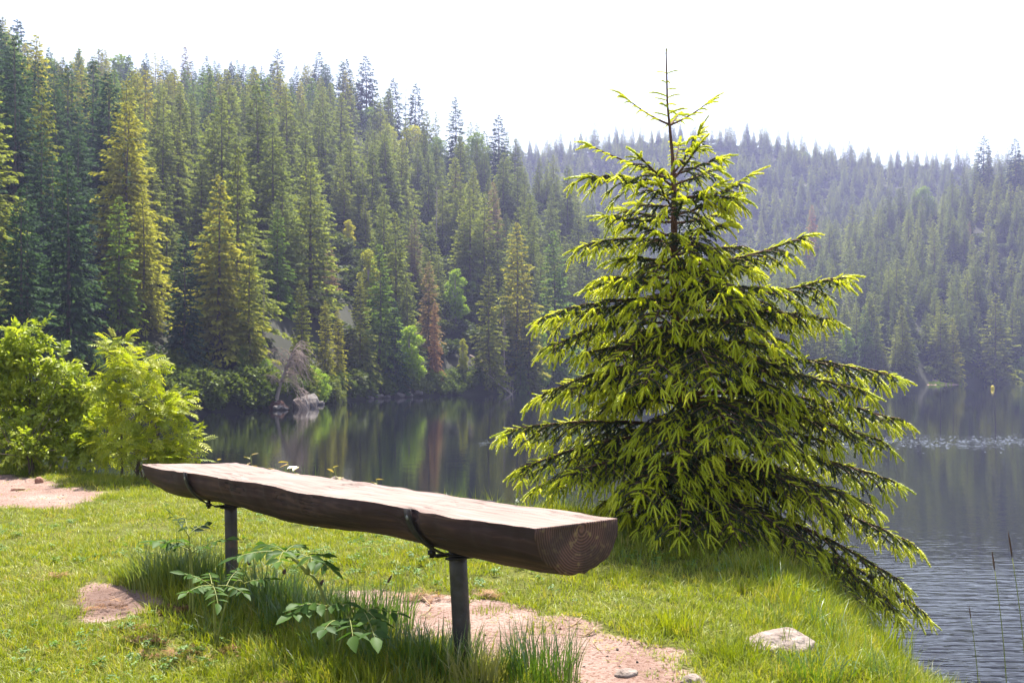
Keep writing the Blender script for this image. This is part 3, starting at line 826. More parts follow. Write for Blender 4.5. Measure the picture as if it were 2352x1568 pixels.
# explicit spruces whose shapes stand out in the photo: px, top, D, mesh, width, tone
EXPL = [(500, 400, 68, 0, 1.12, 'yellow-olive'), (325, 440, 66, 1, 1.0, 'olive-green'), (272, 450, 63, 3, 1.1, 'mid-green'), (120, 370, 60, 0, 1.1, 'dark blue-green'), (30, 80, 74, 1, 1.1, 'dark blue-green'),
        (180, 420, 62, 1, 1.0, 'dark blue-green'), (60, 420, 56, 2, 1.0, 'dark blue-green'), (-40, 300, 60, 1, 1.1, 'dark blue-green'), (420, 530, 66, 3, 1.0, 'dark blue-green'), (575, 560, 72, 1, 0.9, 'olive-green'), (640, 480, 84, 1, 0.95, 'mid-green'),
        (690, 640, 78, 1, 0.8, 'olive-green'), (745, 690, 86, 3, 0.9, 'yellow-olive'), (775, 705, 89, 3, 0.8, 'yellow-olive'), (845, 800, 91.5, 2, 0.9, 'deep green'), (870, 560, 98, 1, 1.0, 'mid-green'), (905, 690, 97, 1, 0.9, 'dark blue-green'),
        (825, 640, 92, 1, 1.0, 'olive-green'), (1125, 610, 114, 1, 0.9, 'olive-green'), (1185, 510, 124, 1, 1.0, 'yellow-olive'), (1213, 655, 121, 3, 1.05, 'olive-green'), (1270, 530, 138, 1, 1.0, 'mid-green'), (1095, 800, 112.5, 5, 1.1, 'deep green'), (1195, 800, 119, 0, 0.9, 'deep green'),
        (2160, 688, 214, 0, 1.05, 'olive-green'), (2188, 730, 214, 1, 0.9, 'yellow-olive'), (2285, 672, 228, 0, 1.2, 'olive-green'), (2070, 700, 203, 1, 1.05, 'olive-green'), (1985, 700, 203, 1, 0.9, 'mid-green'), (2030, 790, 199, 0, 1.0, 'yellow-olive'), (1915, 790, 197, 0, 0.9, 'olive-green'),
        (295, 125, 205, 1, 1.2, 'dark blue-green'), (268, 165, 200, 1, 1.2, 'dark blue-green'), (837, 128, 228, 1, 1.35, 'dark blue-green'), (905, 180, 228, 3, 1.4, 'dark blue-green'), (957, 192, 228, 3, 1.3, 'dark blue-green'), (785, 140, 232, 3, 1.3, 'dark blue-green'), (735, 118, 236, 1, 1.2, 'dark blue-green'), (40, 45, 196, 3, 1.4, 'dark blue-green'),
        (640, 112, 240, 3, 1.2, 'dark blue-green'), (1145, 262, 214, 3, 1.4, 'dark blue-green'), (1045, 222, 220, 3, 1.1, 'dark blue-green'), (365, 240, 160, 2, 1.0, 'olive-green'), (395, 245, 150, 1, 1.2, 'olive-green'), (165, 200, 130, 1, 1.2, 'mid-green'), (215, 210, 135, 1, 1.1, 'olive-green'), (110, 170, 125, 1, 1.2, 'mid-green'),
        (2330, 318, 325, 1, 1.3, 'dark blue-green'), (2262, 312, 335, 3, 1.4, 'dark blue-green')]
spr = []          # x, y, H, mesh, wide, tone
for px, top, D, mi, wd, tn in EXPL:
    x, y, H = place_at(px, top, D)
    while H < 8.5 and D < 150 and D > float(shore((px - CX) / FPX)) + 1.5:
        D -= 0.5; x, y, H = place_at(px, top, D)
    if H < 2: continue
    special(x, y, 2.3 if D < 130 else 1.6)
    spr.append((x, y, H, mi, wd, tn, True))

# jittered rows of trees over the slopes that face the lake
cand = []
for y0, y1, sp in ((38, 150, 3.45), (150, 300, 4.0), (300, 520, 4.5)):
    for yy in np.arange(y0, y1, sp):
        xm = 0.66 * yy + 10
        for xx in np.arange(-xm, xm, sp):
            cand.append((xx + RNG.uniform(-.42, .42) * sp, yy + RNG.uniform(-.42, .42) * sp))
cand = np.array(cand)
cz, cs, lay = hill_z(cand[:, 0], cand[:, 1], part=True)
ok = (cand[:, 1] > cs + 1.2) & ~((cz < 1.2) & (cand[:, 1] > cs + 12))
ok &= ~((np.abs(cand[:, 0] / cand[:, 1] - 0.417) < 0.020) & (cand[:, 1] < cs + 2.5))          # the open sandy bank
ok &= ~((np.abs(cand[:, 0] / cand[:, 1] + 0.018) < 0.016) & (cand[:, 1] < cs + 6))         # the gap with the fallen trunks
for sx, sy, sr in SPECIAL:
    ok &= (cand[:, 0] - sx) ** 2 + (cand[:, 1] - sy) ** 2 > sr * sr
    su = np.abs(cand[:, 0] / cand[:, 1] - sx / sy) * cand[:, 1]
    if sr != 2.3: ok &= ~((cand[:, 1] < sy) & (cand[:, 1] > sy - 12) & (su < sr * 0.6))                     # keep what stands in front open
land = cand[cand[:, 1] > cs + 1.0]
cand, cz, lay = cand[ok], cz[ok], lay[ok]
tone_names = list(TONES)
for (x, y), z, l in zip(cand, cz, lay):
    g = vnoise(x * 0.05, y * 0.05, 40) + RNG.uniform(-.3, .3)
    H = RNG.uniform(8.5, 14.5) * (1 + 0.25 * g)
    u = x / y
    if l == 2: H *= 0.9
    q = g * 1.25 + (0.14 if u < -0.05 else 0.20 if l == 1 else 0.08)
    tn = 'dark blue-green' if q < -0.30 else 'deep green' if q < -0.08 else 'mid-green' if q < 0.12 else 'olive-green' if q < 0.36 else 'yellow-olive'
    if l == 0 and y > 195 and RNG.random() < 0.7: tn = 'dark blue-green'
    if u < -0.40 and y < 110 and RNG.random() < 0.75: tn = 'dark blue-green'
    spr.append((x, y, H, int(RNG.choice(6, p=[.2, .24, .1, .24, .1, .12])), RNG.uniform(0.9, 1.25), tn, False))

# how much of each can be seen past the nearer slope and trees
nb = 900
prof = np.full(nb, -1.0)
order = np.argsort([t[1] for t in spr])
vis = np.zeros(len(spr))
for k in order:
    x, y, H, mi, wd, tn, ex = spr[k]
    u = x / y; b = int((u + 0.75) / 1.5 * nb)
    zb = float(hill_z(x, y))
    top, base = (zb + H - CAMZ) / y, (zb - CAMZ) / y
    hw = max(1, int(0.9 / y / (1.5 / nb)))
    sl = slice(max(0, b - hw), min(nb, b + hw + 1))
    cov = prof[sl].mean() if 0 <= b < nb else 9
    v = max(0.0, top - max(cov, base))
    vis[k] = v * (H * 0.25 / y) * (1 if abs(u) < 0.525 else 0.0)
    if 0.06 < u < 0.30 and top < 0.30 * (1 - abs(u - .17) / .2): vis[k] *= 0.35     # mostly behind the young spruce
    prof[sl] = np.maximum(prof[sl], (zb + H * 0.62 - CAMZ) / y)
    if ex: vis[k] += 10
rank = np.argsort(-vis)
single = [k for k in rank[:300]]
rest = [k for k in rank[300:] if vis[k] > 0 or abs(spr[k][0] / spr[k][1]) > 0.5 or RNG.random() < 0.5]

# labels that single each spruce out: size and tone, height on the slope, place between landmarks, order from the left
COLS = [(-999, 110, 'above the left bush'), (110, 215, "above the left bush's right half"), (215, 330, 'above the rowan'), (330, 470, "above the rowan's right half"), (470, 600, 'left of the leaning dead tree'), (600, 730, 'above the leaning dead tree'), (730, 880, 'right of the leaning dead tree'),
        (880, 980, 'left of the rust-brown spruce'), (980, 1080, 'above the rust-brown spruce'), (1080, 1200, 'above the fallen trunks'), (1200, 1330, 'right of the fallen trunks'), (1330, 1540, 'just left of the young spruce'), (1540, 1780, 'just right of the young spruce'),
        (1780, 1960, 'between young spruce and sandy bank'), (1960, 2080, 'left of the sandy bank'), (2080, 2200, 'above the sandy bank'), (2200, 2290, 'right of the sandy bank'), (2290, 9999, 'at the right edge')]
ORD = ['leftmost', 'second from left', 'third from left', 'fourth from left', 'fifth from left', 'sixth from left', 'seventh from left', 'eighth from left', 'ninth from left', 'tenth from left', 'eleventh from left', 'twelfth from left', 'thirteenth from left', 'fourteenth from left', 'fifteenth from left', 'sixteenth from left', 'seventeenth from left', 'eighteenth from left', 'nineteenth from left', 'twentieth from left', 'rightmost']
bags = {}
for k in single:
    x, y, H, mi, wd, tn, ex = spr[k]
    px = CX + FPX * x / y
    ty = HY - FPX * (float(hill_z(x, y)) + H - CAMZ) / y
    zz, s0, l = hill_z(np.array([x]), np.array([y]), part=True)
    if y - s0[0] < 8: zone = 'at the waterline'
    elif l[0] == 2: zone = 'on the far hill'
    elif ty < 345 and l[0] == 0 and y > 150 or (l[0] == 1 and y > 310): zone = 'on the skyline'
    elif ty < 480 and l[0] == 0: zone = 'high up'
    elif ty < 600: zone = 'halfway up'
    else: zone = 'low down'
    size = 'tall' if H > 15 else 'small' if H < 10.5 else 'bare-stemmed' if mi == 4 else 'slim' if mi in (1, 3) and wd < 1.0 else 'broad'
    col = next(c[2] for c in COLS if c[0] <= px < c[1])
    bags.setdefault((size, tn, zone, col), []).append((px, k))
for (size, tn, zone, col), lst in bags.items():
    lst.sort()
    for i, (px, k) in enumerate(lst):
        x, y, H, mi, wd, _, ex = spr[k]
        lab = f'{size} {tn} spruce {zone} {col}' + (f', {ORD[min(i, 20)]}' if len(lst) > 1 else '')
        tree('spruce_tree', lab, 'tree', 'spruces of the lakeside forest', x, y, H, SPRUCE[mi], 14.0, TONES[tn], wd)

protoS = []
for k, tn in enumerate(tone_names):
    pass
protoS = [[proto('far_trunk', a), proto('far_crown', b)] for a, b in SPRUCE]
pos, rot, scl, idx = [], [], [], []
for k in rest:
    x, y, H, mi, wd, tn, ex = spr[k]
    s = H / 14.0
    pos.append((x, y, float(hill_z(x, y)))); rot.append((0, 0, RNG.uniform(0, 6.28))); scl.append((s * wd, s * wd, s)); idx.append(mi)
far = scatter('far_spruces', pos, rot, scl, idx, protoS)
far.color = (0.135, 0.155, 0.048, 1)
tag(far, 'mass of green spruces covering the upper and far slopes', 'forest', kind='stuff')
print('SPRUCES', len(spr), 'single', len(single), 'rest', len(rest), 'bags', len(bags), 'max', max(len(b) for b in bags.values()))

# low growth between the trunks
hb = land + RNG.normal(0, 1.6, land.shape)
hbz, hbs, _ = hill_z(hb[:, 0], hb[:, 1], part=True)
hb_ok = (hb[:, 1] > hbs + 1.5) & ~((np.abs(hb[:, 0] / hb[:, 1] + 0.018) < 0.020) & (hb[:, 1] < hbs + 7)) 
hb = np.column_stack([hb[hb_ok], hbz[hb_ok]])

# ------------------------------------------------------------------ far shore details
def pxg(px, D):
    x = (px - CX) / FPX * D
    return np.array([x, D, float(hill_z(x, D))])

def rock_mesh(seed, size=(1, 1, 1), sub=3, rough=0.35, freq=1.6, mat=None):
    import bmesh
    bm = bmesh.new()
    bmesh.ops.create_icosphere(bm, subdivisions=sub, radius=1)
    off = Vector((seed * 7.3, seed * 3.1, seed * 1.7))
    for v in bm.verts:
        n = mnoise.noise(v.co * freq + off) * rough + mnoise.noise(v.co * freq * 3 + off) * rough * 0.35 + mnoise.noise(v.co * freq * 8 + off) * rough * 0.10
        v.co = v.co * (1 + n)
        v.co = Vector((v.co.x * size[0], v.co.y * size[1], v.co.z * size[2]))
    me = bpy.data.meshes.new('rock')
    bm.to_mesh(me); bm.free()
    for p in me.polygons: p.use_smooth = sub > 2
    me.materials.append(mat or M['rock'])
    return me

# leaning dead tree torn up at the shore
t = pxg(628, 64.5)
dt = empty('dead_tree', t, 'grey leaning dead tree with a mop of bare drooping branches at the waterline', 'tree')
r = np.random.default_rng(5)
mb = MB()
axisp = bez((0, 0, -0.4), (0.35, 0, 1.9), (1.15, 0.2, 3.6), 9)
mb.tube(axisp, np.linspace(0.16, 0.05, 9), 7)
mb.build('trunk', M['pale_bark'], dt, True)
mb = MB()
for k in range(95):
    b0 = axisp[int(r.integers(4, 9))] + r.normal(0, 0.05, 3)
    a = r.uniform(-0.9, 1.1) + (math.pi if r.random() < 0.18 else 0)
    L = r.uniform(0.8, 2.3)
    up = r.uniform(0.0, 1.0)
    o = np.array([math.cos(a), 0.7 * math.sin(a), 0])
    e = b0 + o * L * 0.8 + np.array([0, 0, (up * 0.55 - 0.75 * (1 - up)) * L])
    mid = b0 + o * L * 0.5 + np.array([0, 0, up * L * 0.6 + 0.45])
    pth = bez(b0, mid, e, 7)
    mb.tube(pth, np.linspace(0.024, 0.006, 7), 3, cap=False)
    for q in range(5):
        s = pth[int(r.integers(2, 7))]
        mb.tube([s, s + r.normal(0, 0.2, 3) + o * 0.12 + np.array([0.05, 0, -0.30])], [0.011, 0.004], 3, cap=False)
for k in range(26):
    b0 = np.array([r.uniform(1.3, 2.2), r.normal(0, 0.4), r.uniform(0.6, 2.0)])
    e = b0 + np.array([r.uniform(0.3, 1.0), r.normal(0, 0.3), -r.uniform(0.6, 1.6)])
    mb.tube(bez(b0, (b0 + e) / 2 + np.array([0.2, 0, 0.2]), e, 5), np.linspace(0.02, 0.006, 5), 3, cap=False)
mb.build('branches', M['dead_twig'], dt)
rm = rock_mesh(4, (0.75, 0.4, 0.55), 3, 0.6, 2.2, M['soil'])
obj('root_plate', rm, dt, (0.1, 0.0, 0.15))
mb = MB()
for k in range(16):
    a = r.uniform(0, 6.28); L = r.uniform(0.5, 1.1)
    mb.tube(bez((0.1, 0, 0.2), (0.1 + math.cos(a) * L * 0.5, -0.3, 0.2 + math.sin(a) * 0.3), (0.1 + math.cos(a) * L, -0.35, 0.15 + math.sin(a) * 0.45), 5), np.linspace(0.04, 0.01, 5), 4)
mb.build('roots', M['dead_twig'], dt)

# spruce trunks that slid into the water
fb = pxg(1102, 114)
ft = empty('fallen_trunk', fb, 'pale fallen spruce trunk with broken branch stubs lying into the water', 'fallen tree')
mb = MB(); r = np.random.default_rng(9)
e = P(1178, 906, 113.2) - fb
mb.tube([(-0.6, 0.2, 1.5), e * 0.5 + np.array([-0.3, 0, 0.85]), e + np.array([0, 0, -0.05])], [0.20, 0.16, 0.09], 7)
mb.build('trunk', M['pale_bark'], ft, True)
mb = MB()
for k in range(60):
    s = np.array([-0.6, 0.2, 1.5]) * (1 - k / 60) + e * (k / 60)
    mb.tube([s, s + np.array([r.normal(0, 0.5), r.normal(0, 0.4), r.uniform(0.1, 1.5)])], [0.03, 0.008], 3, cap=False)
mb.build('branch_stubs', M['dead_twig'], ft)
ft2 = empty('fallen_trunk', fb + np.array([0.2, 2.5, 0.6]), 'darker fallen trunk lying higher up the bare slip behind the pale one', 'fallen tree')
mb = MB(); mb.tube([(-1.5, 0.5, 2.2), (0.8, 0, 1.1), (3.0, -0.6, 0.1)], [0.16, 0.14, 0.10], 6)
for k in range(30):
    f = r.random(); s = np.array([-1.5 + 4.5 * f, 0.5 - f, 2.2 - 2.1 * f])
    mb.tube([s, s + np.array([r.normal(0, .4), r.normal(0, .3), r.uniform(-.6, .8)])], [0.025, 0.006], 3, cap=False)
mb.build('trunk', M['dead_twig'], ft2, True)

# boulders and stones along the shore
STONE = [rock_mesh(20 + k, (1, 0.8, 0.6), 2, 0.4, 1.7, M['grey_rock']) for k in range(4)]
for px, D, s, lab in ((640, 63.6, 0.55, 'flat pale stone in the water below the torn-up roots'), (655, 63.4, 0.35, 'small pale stone beside the flat one below the torn-up roots'), (693, 67.5, 0.95, 'tall pale boulder under the drooping dead branches'), (712, 70, 1.15, 'larger white-grey boulder right under the drooping dead branches'),
                      (738, 74, 0.5, 'grey stone at the water right of the dead branches'), (872, 93.2, 0.7, 'grey boulder at the waterline right of the small dark spruce'), (890, 94.5, 0.55, 'flat stone right of the waterline boulder'), (915, 96.5, 0.9, 'broad pale boulder left of the bright broadleaf tree'),
                      (938, 98.5, 0.7, 'pale stone at the foot of the bright broadleaf tree'), (962, 101, 0.8, 'round grey boulder right of the bright broadleaf tree'), (1075, 110.5, 0.5, 'small stone between rust-brown spruce and fallen trunks'), (852, 91.0, 0.5, 'small stone left of the waterline boulders')):
    p = pxg(px, D)
    o = obj('boulder', STONE[len(lab) % 4], None, p + np.array([0, -0.3, max(0.1, s * 0.25) - p[2] * (p[2] < 0)]))
    s *= 0.72; o.scale = (s, s, s * (1.3 if 'tall' in lab or 'larger' in lab else 0.8)); o.rotation_euler = (0, 0, px * 0.7)
    tag(o, lab, 'boulder', 'boulders along the far shore')

# the low undergrowth that hangs over the far waterline
bushm = broadleaf_meshes('undergrowth', 260, 1.6, 1.1, 8, 420, 0.24)[1]
lowb = []
def shore_n(u):
    D = float(shore(u))
    return D + 2.5 * float(vnoise(u * D * 0.12, 3.0, 4))
for px in np.arange(455, 1340, 3.5):
    if 1085 < px < 1188: continue
    if 628 < px < 722 or 860 < px < 975:
        if RNG.random() < 0.7: continue
    u = (px - CX) / FPX
    D = shore_n(u) + RNG.uniform(0.1, 2.2)
    lowb.append(pxg(px, D))
for px in np.arange(1330, 2560, 6.0):
    if 2075 < px < 2190: continue
    lowb.append(pxg(px, shore_n((px - CX) / FPX) + RNG.uniform(0.3, 3.0)))
for px in np.arange(-250, 460, 12.0):
    for q in range(2):
        lowb.append(pxg(px, shore_n((px - CX) / FPX) + RNG.uniform(0.3, 5.0)))
n = len(lowb)
us_ = scatter('shore_undergrowth', np.array(lowb), np.stack([np.zeros(n), np.zeros(n), RNG.uniform(0, 6.28, n)], 1), np.repeat(RNG.uniform(0.5, 1.15, n)[:, None], 3, 1) * np.array([1.1, 1.1, 0.9]), np.zeros(n, int), [proto('bush_proto', bushm)])
us_.color = (0.085, 0.125, 0.022, 1)
n = len(hb)
hs = scatter('forest_undergrowth', hb, np.stack([np.zeros(n), np.zeros(n), RNG.uniform(0, 6.28, n)], 1), np.repeat((RNG.uniform(0.9, 2.1, n) * np.clip(hb[:, 1] / 130, 0.45, 1))[:, None], 3, 1) * np.array([1.6, 1.6, 0.9]), np.zeros(n, int), [proto('bush_proto', bushm)])
hs.color = (0.055, 0.080, 0.022, 1)
tag(hs, 'dark green undergrowth between the trees on the slopes', 'undergrowth', kind='stuff')
tag(us_, 'low green undergrowth fringing the far waterline', 'undergrowth', kind='stuff')
for px, top, D, wide, tone, lab in ((770, 868, 80, 0.9, (0.15, 0.19, 0.05), 'rounded pale olive bush at the waterline right of the leaning dead tree'), (963, 850, 101, 0.6, (0.14, 0.18, 0.06), 'greyish green willow bush between bright broadleaf and rust-brown spruce'),
                                    (520, 880, 62.5, 0.9, (0.08, 0.12, 0.025), 'dark green bush overhanging the water under the big olive spruce')):
    x, y, H = place_at(px, top, D)
    tree('bush', lab, 'bush', None, x, y, max(H, 1.2), BROAD[2], 7, tone, wide)

# open sandy bank on the right shore, with its grass patch
sbm = MB()
cu = (2130 - CX) / FPX; cD = float(shore(cu)) + 2.5
gx = np.linspace(-6.0, 6.0, 40); gy = np.linspace(-3.2, 5, 24)
X, Y = np.meshgrid(gx, gy)
Z = 1.55 * np.exp(-(X / 4.2) ** 2 - ((Y - 2.2) / 2.8) ** 2) - 0.28 + 0.12 * fbm(X * 1.2, Y * 1.2, 60)
i = np.arange((24 - 1) * 40).reshape(23, 40)[:, :-1].ravel()
sb = obj('sandy_bank', mk_mesh('sandy_bank', np.stack([X, Y, Z], -1).reshape(-1, 3), [np.stack([i, i + 1, i + 41, i + 40], 1)], noise_mat('bank_sand', (0.24, 0.14, 0.10), (0.36, 0.24, 0.18), 1.2, 0.95, 0.5), True), None, (cu * cD, cD, 0.25))
tag(sb, 'bare reddish sandy bank on the right shore', kind='structure')
n = 160
a = RNG.normal(0, 1, (n, 2)) * np.array([1.5, 0.6]) + np.array([0.6, -1.6])
gpz = 0.25 + 1.55 * np.exp(-(a[:, 0] / 4.2) ** 2 - ((a[:, 1] - 2.2) / 2.8) ** 2) - 0.30
gb = scatter('bank_grass', np.stack([a[:, 0] + cu * cD, a[:, 1] + cD, gpz], 1), np.stack([np.zeros(n), np.zeros(n), RNG.uniform(0, 6.28, n)], 1), np.repeat(RNG.uniform(0.12, 0.26, n)[:, None], 3, 1), np.zeros(n, int), [proto('bank_grass_proto', bushm)])
gb.color = (0.22, 0.33, 0.02, 1)
tag(gb, 'bright grass patch on the sandy bank', 'grass', kind='stuff')

# short wavelets raised by a breath of wind: two loose strips of low water ridges
wv = MB(); r = np.random.default_rng(15)
for k in range(900):
    if k < 760:
        D = 33.5 + r.normal(0, 1.5); px = 1830 + (2500 - 1830) * r.random() ** 0.75
    else:
        D = 33 + r.normal(0, 0.8); px = r.uniform(1100, 1190)
    x = (px - CX) / FPX * D
    w = r.uniform(0.03, 0.13); l = r.uniform(0.05, 0.11); h = l * math.tan(math.radians(r.uniform(6, 11)))
    xs_ = np.array([-1, -0.5, 0, 0.5, 1.0]) * w; prof = np.array([0, .75, 1, .75, 0])
    sk = r.normal(0, 0.02)
    V = np.concatenate([np.stack([x + xs_, D - l * prof + sk * xs_, np.full(5, -0.004)], 1), np.stack([x + xs_, D + sk * xs_ + 0 * prof, h * prof - 0.003], 1), np.stack([x + xs_, D + l * 1.3 * prof + sk * xs_, np.full(5, -0.004)], 1)])
    F = [(q + 5 * s, q + 1 + 5 * s, q + 6 + 5 * s, q + 5 + 5 * s) for s in (0, 1) for q in range(4)]
    wv.add(V, F)
tag(wv.build('wavelets', M['wavelet']), 'glittering strip of small wavelets on the lake behind the spruce', 'ripples', kind='stuff')

# yellow buoy
by = empty('buoy', P(2280, 893.5, 148) * np.array([1, 1, 0]), 'small yellow buoy floating off the right shore', 'buoy')
mb = MB(); th = np.linspace(0, math.pi, 9)
prof_ = [(0.001, -0.22), (0.20, -0.15), (0.27, 0.05), (0.26, 0.25), (0.20, 0.44), (0.10, 0.54), (0.03, 0.58)]
mb.tube([(0, 0, z) for _, z in prof_], [q for q, _ in prof_], 14); mb.build('float_body', M['buoy'], by, True)
mb = MB(); mb.tube([(0.05 * math.cos(q), 0, 0.60 + 0.05 * math.sin(q)) for q in np.linspace(-0.5, 3.6, 8)], 0.012, 5); mb.build('ring', M['strap'], by)

# ------------------------------------------------------------------ log bench
A0 = np.array([0.21, 3.15, 1.823]); A1 = np.array([-1.957, 5.95, 1.762])      # middle of the seat at the near and the far end
LEN = float(np.linalg.norm(A1 - A0)); ax = (A1 - A0) / LEN
bench = empty('log_bench', A0, 'rustic bench, half log with flat pale top on two dark steel posts', 'bench')
bx = Vector(ax); bside = Vector((0, 0, 1)).cross(bx).normalized(); bup = bx.cross(bside)
from mathutils import Matrix
BROT = Matrix((bx, bside, bup)).transposed().to_4x4()
bench.rotation_euler = BROT.to_euler()
# local frame: x along the log to the far end, y to the camera's left/front side, z up
def half_w(t): return 0.170 + 0.042 * t + 0.006 * math.sin(9 * t + 1) + 0.004 * math.sin(23 * t)
def depth(t): return 0.163 - 0.012 * math.sin(7.2 * t + 0.5) + 0.010 * math.sin(15 * t) + 0.022 * t
NS, NA = 170, 22
rr = np.random.default_rng(3)
topn = lambda t, v: 0.006 * float(vnoise(t * 34, v * 3 + 9, 2)) + 0.014 * float(vnoise(t * 9, v * 1.2, 6)) - 0.012 * math.exp(-((t - 0.93) / 0.05) ** 2) * v - (0.010 * max(0, 1 - abs(t - 0.44) / 0.10) * (abs(v) if v > 0 else 0))
ring_top, ring_side = [], []
for i in range(NS + 1):
    t = i / NS
    w, d = half_w(t), depth(t)
    x0 = t * LEN
    skew = lambda v: x0 + (0.16 * v * smooth(0.9, 1.0, t) if t > 0.9 else -0.005 * v * (1 - smooth(0, .05, t)))
    e1 = 0.010 * float(vnoise(t * 110, 1.5, 42)) + 0.018 * float(vnoise(t * 46, 1.5, 12)) + 0.030 * float(vnoise(t * 13, 2.5, 13))
    e2 = 0.010 * float(vnoise(t * 46, 5.5, 14)) + 0.020 * float(vnoise(t * 12, 7.5, 15))
    ring_top.append([(float(skew(v)), v * (w + (e1 if v > 0 else e2) * abs(v) ** 6), topn(t, v)) for v in np.linspace(-1, 1, 11)])
    row = []
    for j in range(NA + 1):
        th = math.pi * j / NA
        v = -math.cos(th)
        r_ = 1 + 0.07 * float(vnoise(t * 9 + 3, th * 1.5, 17)) + 0.035 * float(vnoise(t * 26, th * 7, 18)) + 0.035 * float(vnoise(t * 7, th * 14, 19))
        if j in (0, NA): r_ = 1
        ww = w + (e1 if v > 0 else e2) * abs(v) ** 6
        z = -d * math.sin(th) ** 0.85 * r_
        taper = 1 - (0.0 if t < 0.95 else 0.16 * ((t - 0.95) / 0.05) ** 2 * math.sin(th))
        row.append((float(skew(v)), v * ww * (r_ if 0 < j < NA else 1), z * taper + topn(t, v) * abs(v) ** 4))
    ring_side.append(row)
mb = MB()
V = np.array(ring_top).reshape(-1, 3); k = 11
i = np.arange(NS * k).reshape(NS, k)[:, :-1].ravel()
mb.add(V, np.stack([i, i + k, i + k + 1, i + 1], 1)[:, ::-1])
mb.build('seat_surface', M['log_top'], bench, True)
mb = MB()
V = np.array(ring_side).reshape(-1, 3); k = NA + 1
i = np.arange(NS * k).reshape(NS, k)[:, :-1].ravel()
mb.add(V, np.stack([i, i + 1, i + k + 1, i + k], 1)[:, ::-1])
mb.build('log_side', M['log_side'], bench, True)
for nm, row, mat, dx in (('sawn_end', ring_side[0], M['end_grain'], 0), ('far_end', ring_side[-1], M['log_side'], 0)):
    mb = MB()
    pts = np.array(row); c = np.array([pts[:, 0].mean(), 0.01, -0.02])
    rings = [c + (pts - c) * f for f in (1.0, 0.985, 0.66, 0.33)]
    rings[1] = rings[1] + np.array([-0.003 if nm == 'sawn_end' else 0.003, 0, 0])
    rings[2] = rings[2] + np.array([-0.003 if nm == 'sawn_end' else 0.003, 0, 0])
    top = [np.linspace(r_[-1], r_[0], 12)[1:-1] for r_ in rings]
    loop = [np.concatenate([a_, b_]) for a_, b_ in zip(rings, top)]
    n_ = len(loop[0]); V = np.concatenate(loop + [c[None]])
    F = []
    for q in range(3):
        for j in range(n_):
            F.append((q * n_ + j, q * n_ + (j + 1) % n_, (q + 1) * n_ + (j + 1) % n_, (q + 1) * n_ + j))
    mb.add(V, F); mb.add(V, [(3 * n_ + j, 3 * n_ + (j + 1) % n_, 4 * n_) for j in range(n_)])
    mb.build(nm, mat, bench, False)

def to_local(p): return np.array(BROT.to_3x3().transposed() @ Vector(np.asarray(p) - A0))
LEGS = []
for D, ptop, pbot in ((3.70, (1052, 1290), (1066, 1512)), (5.42, (530, 1172), (534, 1353))):
    a_, b_ = P(*ptop, D), P(*pbot, D * 0.995)
    b_[2] = float(ground_z(b_[0], b_[1])) - 0.06
    a_ = a_ + (a_ - b_) / np.linalg.norm(a_ - b_) * 0.085
    LEGS.append((a_, b_))
    mb = MB(); la, lb = to_local(a_), to_local(b_)
    mb.tube([la + (lb - la) * f for f in np.linspace(0, 1, 5)], 0.0335, 20)
    lg = mb.build('leg', M['steel'], bench, True)
    tx = la[0] / LEN + (-0.01 if D < 4 else 0.0)
    w, d = half_w(tx), depth(tx)
    # flat steel strap slung under the log, nailed at the seat edge
    xs0 = tx * LEN + (0.06 if D < 4 else 0.04)
    mb = MB(); sw = 0.022
    VV = []
    for j in range(25):
        th = math.pi * j / 24
        v = -math.cos(th)
        ro = 1.03
        x_ = xs0 + (tx * LEN - xs0) * math.sin(th) ** 1.5
        low = 0.016 * math.sin(th) ** 3
        for dx, rr_ in ((-sw, ro), (sw, ro), (sw, ro + 0.03), (-sw, ro + 0.03)):
            VV.append((x_ + dx, v * (w + 0.004) * rr_, -d * math.sin(th) ** 0.85 * rr_ - low + 0.002))
    F = []
    for j in range(24):
        for q in range(4):
            F.append((j * 4 + q, j * 4 + (q + 1) % 4, j * 4 + 4 + (q + 1) % 4, j * 4 + 4 + q))
    F += [(0, 3, 2, 1), (96, 97, 98, 99)]
    mb.add(VV, F)
    st = mb.build('strap', M['strap'], bench)
    for v in (0.985,):
        mb = MB(); z0 = -0.030
        yb = w * 1.045
        mb.tube([(xs0, yb - 0.004, z0), (xs0, yb + 0.006, z0), (xs0, yb + 0.008, z0)], [0.009, 0.009, 0.005], 8)
        mb.build('nail', M['bolt'], st)
    mb = MB()
    q0 = np.array([tx * LEN + 0.06, 0.085, -d - 0.006])
    mb.tube([q0 + np.array([0, 0, 0.02]), q0 + np.array([0, 0, -0.022])], 0.010, 6)
    mb.tube([q0 + np.array([0, 0, 0.004]), q0 + np.array([0, 0, -0.010])], 0.017, 6)
    mb.build('bolt', M['strap'], st)
    mb = MB()
    for sx in (-0.045, 0.045):
        mb.add([(la[0] + sx - 0.02, la[1] - 0.06, la[2] - 0.066), (la[0] + sx + 0.02, la[1] - 0.06, la[2] - 0.066), (la[0] + sx + 0.02, la[1] + 0.07, la[2] - 0.066), (la[0] + sx - 0.02, la[1] + 0.07, la[2] - 0.066),
                (la[0] + sx - 0.02, la[1] - 0.06, la[2] - 0.058), (la[0] + sx + 0.02, la[1] - 0.06, la[2] - 0.058), (la[0] + sx + 0.02, la[1] + 0.07, la[2] - 0.058), (la[0] + sx - 0.02, la[1] + 0.07, la[2] - 0.058)],
               [(0, 3, 2, 1), (4, 5, 6, 7), (0, 1, 5, 4), (1, 2, 6, 5), (2, 3, 7, 6), (3, 0, 4, 7)])
    mb.build('bracket', M['strap'], lg)

